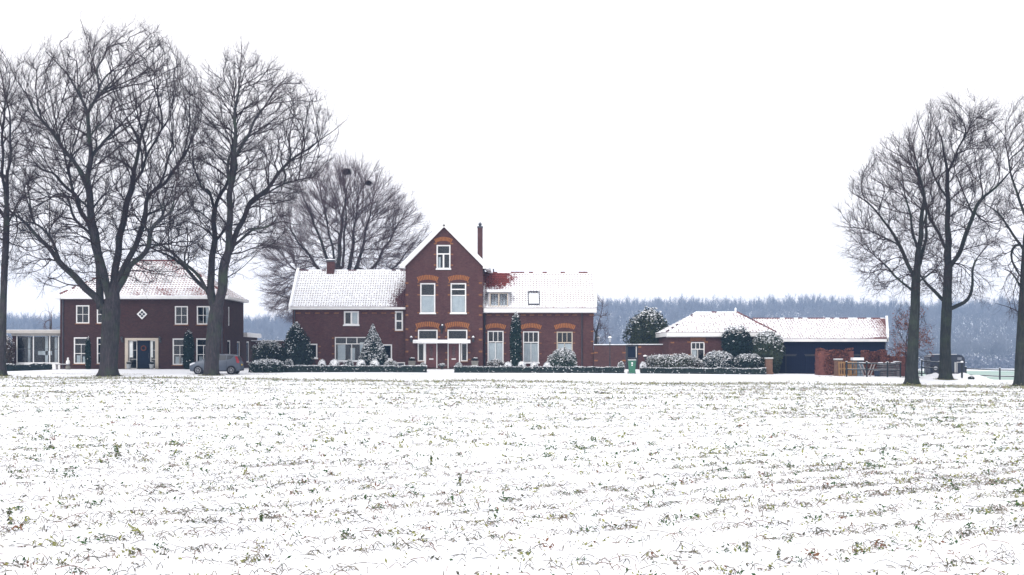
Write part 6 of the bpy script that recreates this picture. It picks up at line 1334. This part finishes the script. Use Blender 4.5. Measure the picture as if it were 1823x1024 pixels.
def density(x, y):
    k = (x * -.66 + y * .75) / 1.0; row = .5 + .5 * np.cos(2 * PI * k + .5 * np.sin(x * .35)); k2 = (x * -.62 + y * .78) / 3.0
    patch = .5 + .3 * np.sin(x * .45 + 2 * np.sin(y * .21)) * np.sin(y * .33 + x * .17) + .2 * np.sin(x * 1.3 + y * .9) * np.sin(y * 1.7 - x * .8)
    wv = 1.2 * np.sin(x * .13 + y * .05); k3 = (y - .16 * x + wv) / 8.5; k4 = (y - .16 * x + .5 * wv) / 4.1
    near = np.clip((34 - y) / 16, 0, 1); mid = np.clip(1 - abs(y - 42) / 26, 0, 1); farw = np.clip((y - 48) / 20, 0, 1)
    sharp = lambda q: np.clip(.5 + .5 * np.cos(2 * PI * q), 0, 1) ** 3
    band = .40 + near * (.15 + .5 * sharp(k2)) + mid * .95 * sharp(k4) + farw * 1.2 * sharp(k3)
    right = 1 + .55 * np.clip(x / (.36 * y), -.2, 1)
    return np.clip((row ** 4 * 1.3 + .07) * (patch * .9 + .3) * band * right, 0, 1)
VS, FS, MS = [], [], []; off = 0
def addq(V, F_, m_):
    global off
    VS.append(V); FS.append(F_ + off); MS.append(m_); off += len(V)
def stalks(n, y0, y1, r, segs, lmin, lmax, hmax, cols, probs):
    P = fan(n, y0, y1); P = P[rg.uniform(0, 1, len(P)) < density(P[:, 0], P[:, 1])]; n = len(P)
    z = gm(P[:, 0], P[:, 1]); L = rg.uniform(lmin, lmax, n) * rg.uniform(.5, 1, n); a = rg.uniform(0, 2 * PI, n); h = rg.uniform(.15, 1, n) * hmax; skew = rg.uniform(.25, .8, n)
    tip = rg.choice([0, .2, .9], n, p=[.6, .25, .15])
    m_ = rg.choice(cols, n, p=probs); prev = np.stack([P[:, 0], P[:, 1], z - .01], 1)
    kx, ky = rg.normal(0, .25, n), rg.normal(0, .25, n)
    for k in range(1, segs + 1):
        t = k / segs; hh_ = np.where(t < skew, t / skew, 1 - (t - skew) / (1 - skew) * (1 - tip)); hh_ = h * np.clip(hh_, 0, 1) ** .75
        c = np.stack([P[:, 0] + np.cos(a) * L * t + kx * L * t * t * .6, P[:, 1] + np.sin(a) * L * t + ky * L * t * t * .6, z - .01 + hh_], 1); R = np.full(n, r) * rg.uniform(.6, 1.3, n)
        V, F_ = prisms(prev, c, R, R * .85, 3); addq(V, F_, np.tile(m_, 3)); prev = c
def leaves(n, y0, y1, smin, smax, hmax, cols, probs, clump=1, spread=.05, dens=1.0):
    P = fan(n, y0, y1); P = P[rg.uniform(0, 1, len(P)) < density(P[:, 0], P[:, 1]) * dens]; m0 = rg.choice(cols, len(P), p=probs); sc = rg.uniform(.6, 1.3, len(P))
    P = np.repeat(P, clump, 0); m_ = np.repeat(m0, clump); sc = np.repeat(sc, clump); n = len(P); P = P + rg.normal(0, spread, P.shape) * sc[:, None]
    z = gm(P[:, 0], P[:, 1]) + rg.uniform(0, 1, n) ** 1.5 * hmax * sc; sw = rg.uniform(0, 1, n) < .2; m_ = np.where(sw, rg.choice(cols, n, p=probs), m_)
    V, F_ = leaf_quads(np.stack([P[:, 0], P[:, 1], z], 1), rg.uniform(smin, smax, n) * sc, rg, .8, .45); addq(V, F_, m_)
# near band, middle band, far band
stalks(62000, 7, 24, .0038, 5, .07, .30, .08, [0, 1, 4, 5], [.48, .26, .16, .10])
leaves(44000, 7, 26, .010, .030, .035, [1, 0, 2, 3], [.34, .2, .34, .12], clump=2, spread=.03)
leaves(6000, 7, 30, .010, .030, .07, [3, 2, 3, 4], [.42, .36, .12, .10], clump=16, spread=.045, dens=.9)
stalks(44000, 24, 50, .0052, 4, .08, .30, .075, [0, 1, 4, 5], [.52, .28, .08, .12])
leaves(46000, 24, 52, .014, .042, .04, [1, 0, 2, 3], [.30, .2, .38, .12], clump=2, spread=.045)
leaves(4200, 26, 55, .016, .040, .08, [3, 2, 3, 4], [.40, .40, .12, .08], clump=14, spread=.06, dens=.9)
stalks(46000, 50, 98, .008, 2, .10, .40, .09, [0, 1, 4, 5], [.48, .30, .08, .14])
leaves(80000, 50, 98, .022, .060, .05, [1, 0, 2, 3, 5], [.18, .2, .40, .10, .12], clump=2, spread=.06)
leaves(4500, 50, 98, .025, .06, .11, [3, 2, 1, 4], [.25, .50, .17, .08], clump=10, spread=.09, dens=.9)
o = mesh_np('crop_residue', np.vstack(VS), np.vstack(FS), stub, np.concatenate(MS)); tag(o, 'flattened stalks and wilted leaves of a catch crop poking through the snow', kind='stuff'); print('residue quads', len(o.data.polygons))
# rough grass along the field's far edge
k = 15000; xx = rg.uniform(-40, 40, k); yy = 97.4 + rg.normal(0, .5, k) + .3 * np.sin(xx * .4); zz_ = gm(xx, yy); keep = rg.uniform(0, 1, k) < .45 + .4 * np.sin(xx * .7) * np.sin(xx * .23); xx, yy, zz_ = xx[keep], yy[keep], zz_[keep]; k = len(xx)
P0 = np.stack([xx, yy, zz_ - .02], 1); P1 = P0 + np.stack([rg.normal(0, .06, k), rg.normal(0, .05, k), rg.uniform(.04, .20, k)], 1); V, FQ = prisms(P0, P1, np.full(k, .010), np.full(k, .004), 3)
q = 900; gx_ = rg.uniform(-42, 42, q); gy_ = 97.6 - 7 * rg.uniform(0, 1, q) ** 2; A_ = np.stack([gx_, gy_, gm(gx_, gy_) - .02], 1); hh2 = rg.uniform(.08, .34, q) * rg.uniform(.4, 1, q)
B2 = A_ + np.stack([rg.normal(0, .35, q) * hh2, rg.normal(0, .3, q) * hh2, hh2], 1); V3, F3 = prisms(A_, B2, np.full(q, .016), np.full(q, .008), 3); FQ = np.vstack([FQ, F3 + len(V)]); V = np.vstack([V, V3])
C2 = B2 + np.stack([rg.normal(0, .09, q), rg.normal(0, .07, q), -.5 * hh2 * rg.uniform(0, 1, q)], 1); V3, F3 = prisms(B2, C2, np.full(q, .020), np.full(q, .008), 3); FQ = np.vstack([FQ, F3 + len(V)]); V = np.vstack([V, V3])
for (tx, ty, tr) in ((X(193, 102), 102, .8), (X(376, 103), 103, .7), (X(1623, 98), 98, .7), (X(1683, 103), 103, .6), (X(1819, 97), 97, .7), (X(1, 101), 101, .6)):
    q = 420; th_ = rg.uniform(0, 2 * PI, q); rr_2 = tr * (.85 + .6 * rg.uniform(0, 1, q) ** 2); gx_, gy_ = tx + rr_2 * np.cos(th_), ty + rr_2 * np.sin(th_); A_ = np.stack([gx_, gy_, gm(gx_, gy_) - .02], 1); B2 = A_ + np.stack([rg.normal(0, .05, q), rg.normal(0, .04, q), rg.uniform(.03, .14, q)], 1)
    V3, F3 = prisms(A_, B2, np.full(q, .010), np.full(q, .004), 3); FQ = np.vstack([FQ, F3 + len(V)]); V = np.vstack([V, V3]); k += q
for yt in (105.4, 107.0):
    q = 2600; gx_ = rg.uniform(-42, 42, q); gx_ = gx_[np.sin(gx_ * .9 + yt) * np.sin(gx_ * .31) > -.1]; q = len(gx_); gy_ = yt + .25 * np.sin(gx_ * .15) + rg.normal(0, .10, q); A_ = np.stack([gx_, gy_, gm(gx_, gy_) - .01], 1); B2 = A_ + np.stack([rg.normal(0, .07, q), rg.normal(0, .04, q), rg.uniform(.0, .03, q)], 1)
    V3, F3 = prisms(A_, B2, np.full(q, .012), np.full(q, .008), 3); FQ = np.vstack([FQ, F3 + len(V)]); V = np.vstack([V, V3]); k += q
o = mesh_np('verge_grass', V, FQ, [stub[5], stub[2], stub[1]], rg.choice([0, 1, 2], len(FQ), p=[.30, .40, .30])); tag(o, 'yellowish rough grass along the far edge of the field', kind='stuff')
# upright green plants one can count
for px, py, h, lab in ((818, 866, .20, 'upright green plant in the middle of the field, largest of its cluster'), (17, 934, .20, 'drooping green plant at the left edge of the field'), (466, 930, .15, 'drooping dark green plant left of the middle foreground'),
                       (208, 815, .22, 'dark drooping plant far out in the left of the field'), (768, 826, .18, 'thin dark plant just behind the middle green plant'), (1525, 990, .14, 'green and rusty clump low in the right foreground'), (1330, 985, .12, 'bright green clump nearest the bottom edge right of centre'), (1386, 996, .12, 'small green sprout close to the bottom edge on the right')):
    Yp = 14.0
    for _ in range(60): Yp = (CZ - float(gm(X(px, Yp), Yp))) * F / (py - HYP)
    x = X(px, Yp); g = float(gm(x, Yp)); T = thing('field_plant', (x, Yp, g), lab, 'plant', 'upright green plants in the snowy field'); s_ = h / .2
    mb = MB(); st_ = [(x + .01 * math.sin(k * 2) * s_, Yp, g - .01 + h * k / 5) for k in range(6)]; mb.tube(st_, [.006 * s_] * 6, stub[0], 5); mb.build('stem', T)
    rp = np.random.default_rng(int(px)); nl = 44; V_, F_ = [], []
    for k in range(nl):
        t = rp.uniform(.15, 1); c = np.array([x, Yp, g + h * t]); a = rp.uniform(0, 2 * PI); d = np.array([math.cos(a), math.sin(a), rp.uniform(-.9, .4)]); d /= np.linalg.norm(d); L = rp.uniform(.025, .06) * s_; w = L * .35; sd = np.cross(d, [0, 0, 1.]); sd /= np.linalg.norm(sd); b = len(V_)
        V_ += [c, c + d * L * .5 + sd * w, c + d * L + np.array([0, 0, -.3 * L]), c + d * L * .5 - sd * w]; F_.append([b, b + 1, b + 2, b + 3])
    mesh_np('leaves', np.array(V_), np.array(F_), [stub[3], stub[2]], (rp.uniform(0, 1, nl) > .6).astype(int), parent=T)

# ================================================================== AIR, LIGHT, CAMERA
mb = MB(); m = bpy.data.materials.new('winter_haze'); m.use_nodes = True; nt = m.node_tree; nt.nodes.clear(); o_ = nt.nodes.new('ShaderNodeOutputMaterial'); pv = nt.nodes.new('ShaderNodeVolumePrincipled')
pv.inputs['Color'].default_value = (.37, .60, .98, 1); pv.inputs['Density'].default_value = .00029; pv.inputs['Anisotropy'].default_value = .0; nt.links.new(pv.outputs[0], o_.inputs['Volume'])
mb.box(-600, 600, -40, 1080, -8, 62, m); hz = mb.build('haze'); tag(hz, 'pale winter haze over the fields', kind='stuff')

SUN_EL, SUN_AZ = math.radians(38), math.radians(205)     # behind the camera, slightly left
w = bpy.data.worlds.new('World'); scene.world = w; w.use_nodes = True; nt = w.node_tree; bg = nt.nodes['Background']
sk = nt.nodes.new('ShaderNodeTexSky'); sk.sky_type = 'NISHITA'; sk.sun_disc = False; sk.sun_elevation = SUN_EL; sk.sun_rotation = SUN_AZ; sk.air_density = 1.0; sk.dust_density = 3.0
hs = N(nt, 'ShaderNodeHueSaturation', Saturation=.22); nt.links.new(sk.outputs[0], hs.inputs['Color'])
mx = nt.nodes.new('ShaderNodeMix'); mx.data_type = 'RGBA'; mx.inputs[0].default_value = .78
nt.links.new(hs.outputs[0], mx.inputs[6]); mx.inputs[7].default_value = (9.35, 9.0, 9.1, 1); nt.links.new(mx.outputs[2], bg.inputs['Color']); bg.inputs['Strength'].default_value = .10
sl_ = bpy.data.lights.new('sun', 'SUN'); sl_.energy = 1.15; sl_.angle = math.radians(25); sl_.color = (1, .96, .91); so = bpy.data.objects.new('sun', sl_); COL.objects.link(so)
d = Vector((math.sin(SUN_AZ) * math.cos(SUN_EL), math.cos(SUN_AZ) * math.cos(SUN_EL), math.sin(SUN_EL))); so.rotation_euler = d.to_track_quat('Z', 'Y').to_euler(); so.location = (0, -20, 50)
cd = bpy.data.cameras.new('camera'); cam = bpy.data.objects.new('camera', cd); COL.objects.link(cam); cam.location = (0, 0, CZ); cam.rotation_euler = (PI / 2, 0, 0)
cd.sensor_width = 36; cd.lens = 36 * F / 1823; cd.shift_y = (HYP - 512) / 1823; cd.clip_end = 3000; cd.clip_start = .1
scene.camera = cam; scene.render.resolution_x = 1024; scene.render.resolution_y = 575
vs = scene.view_settings; vs.view_transform = 'Standard'; vs.look = 'None'; vs.gamma = 1; vs.exposure = .68
scene.cycles.max_bounces = 6; scene.cycles.transparent_max_bounces = 8; scene.cycles.volume_bounces = 1
scene.cycles.use_denoising = True
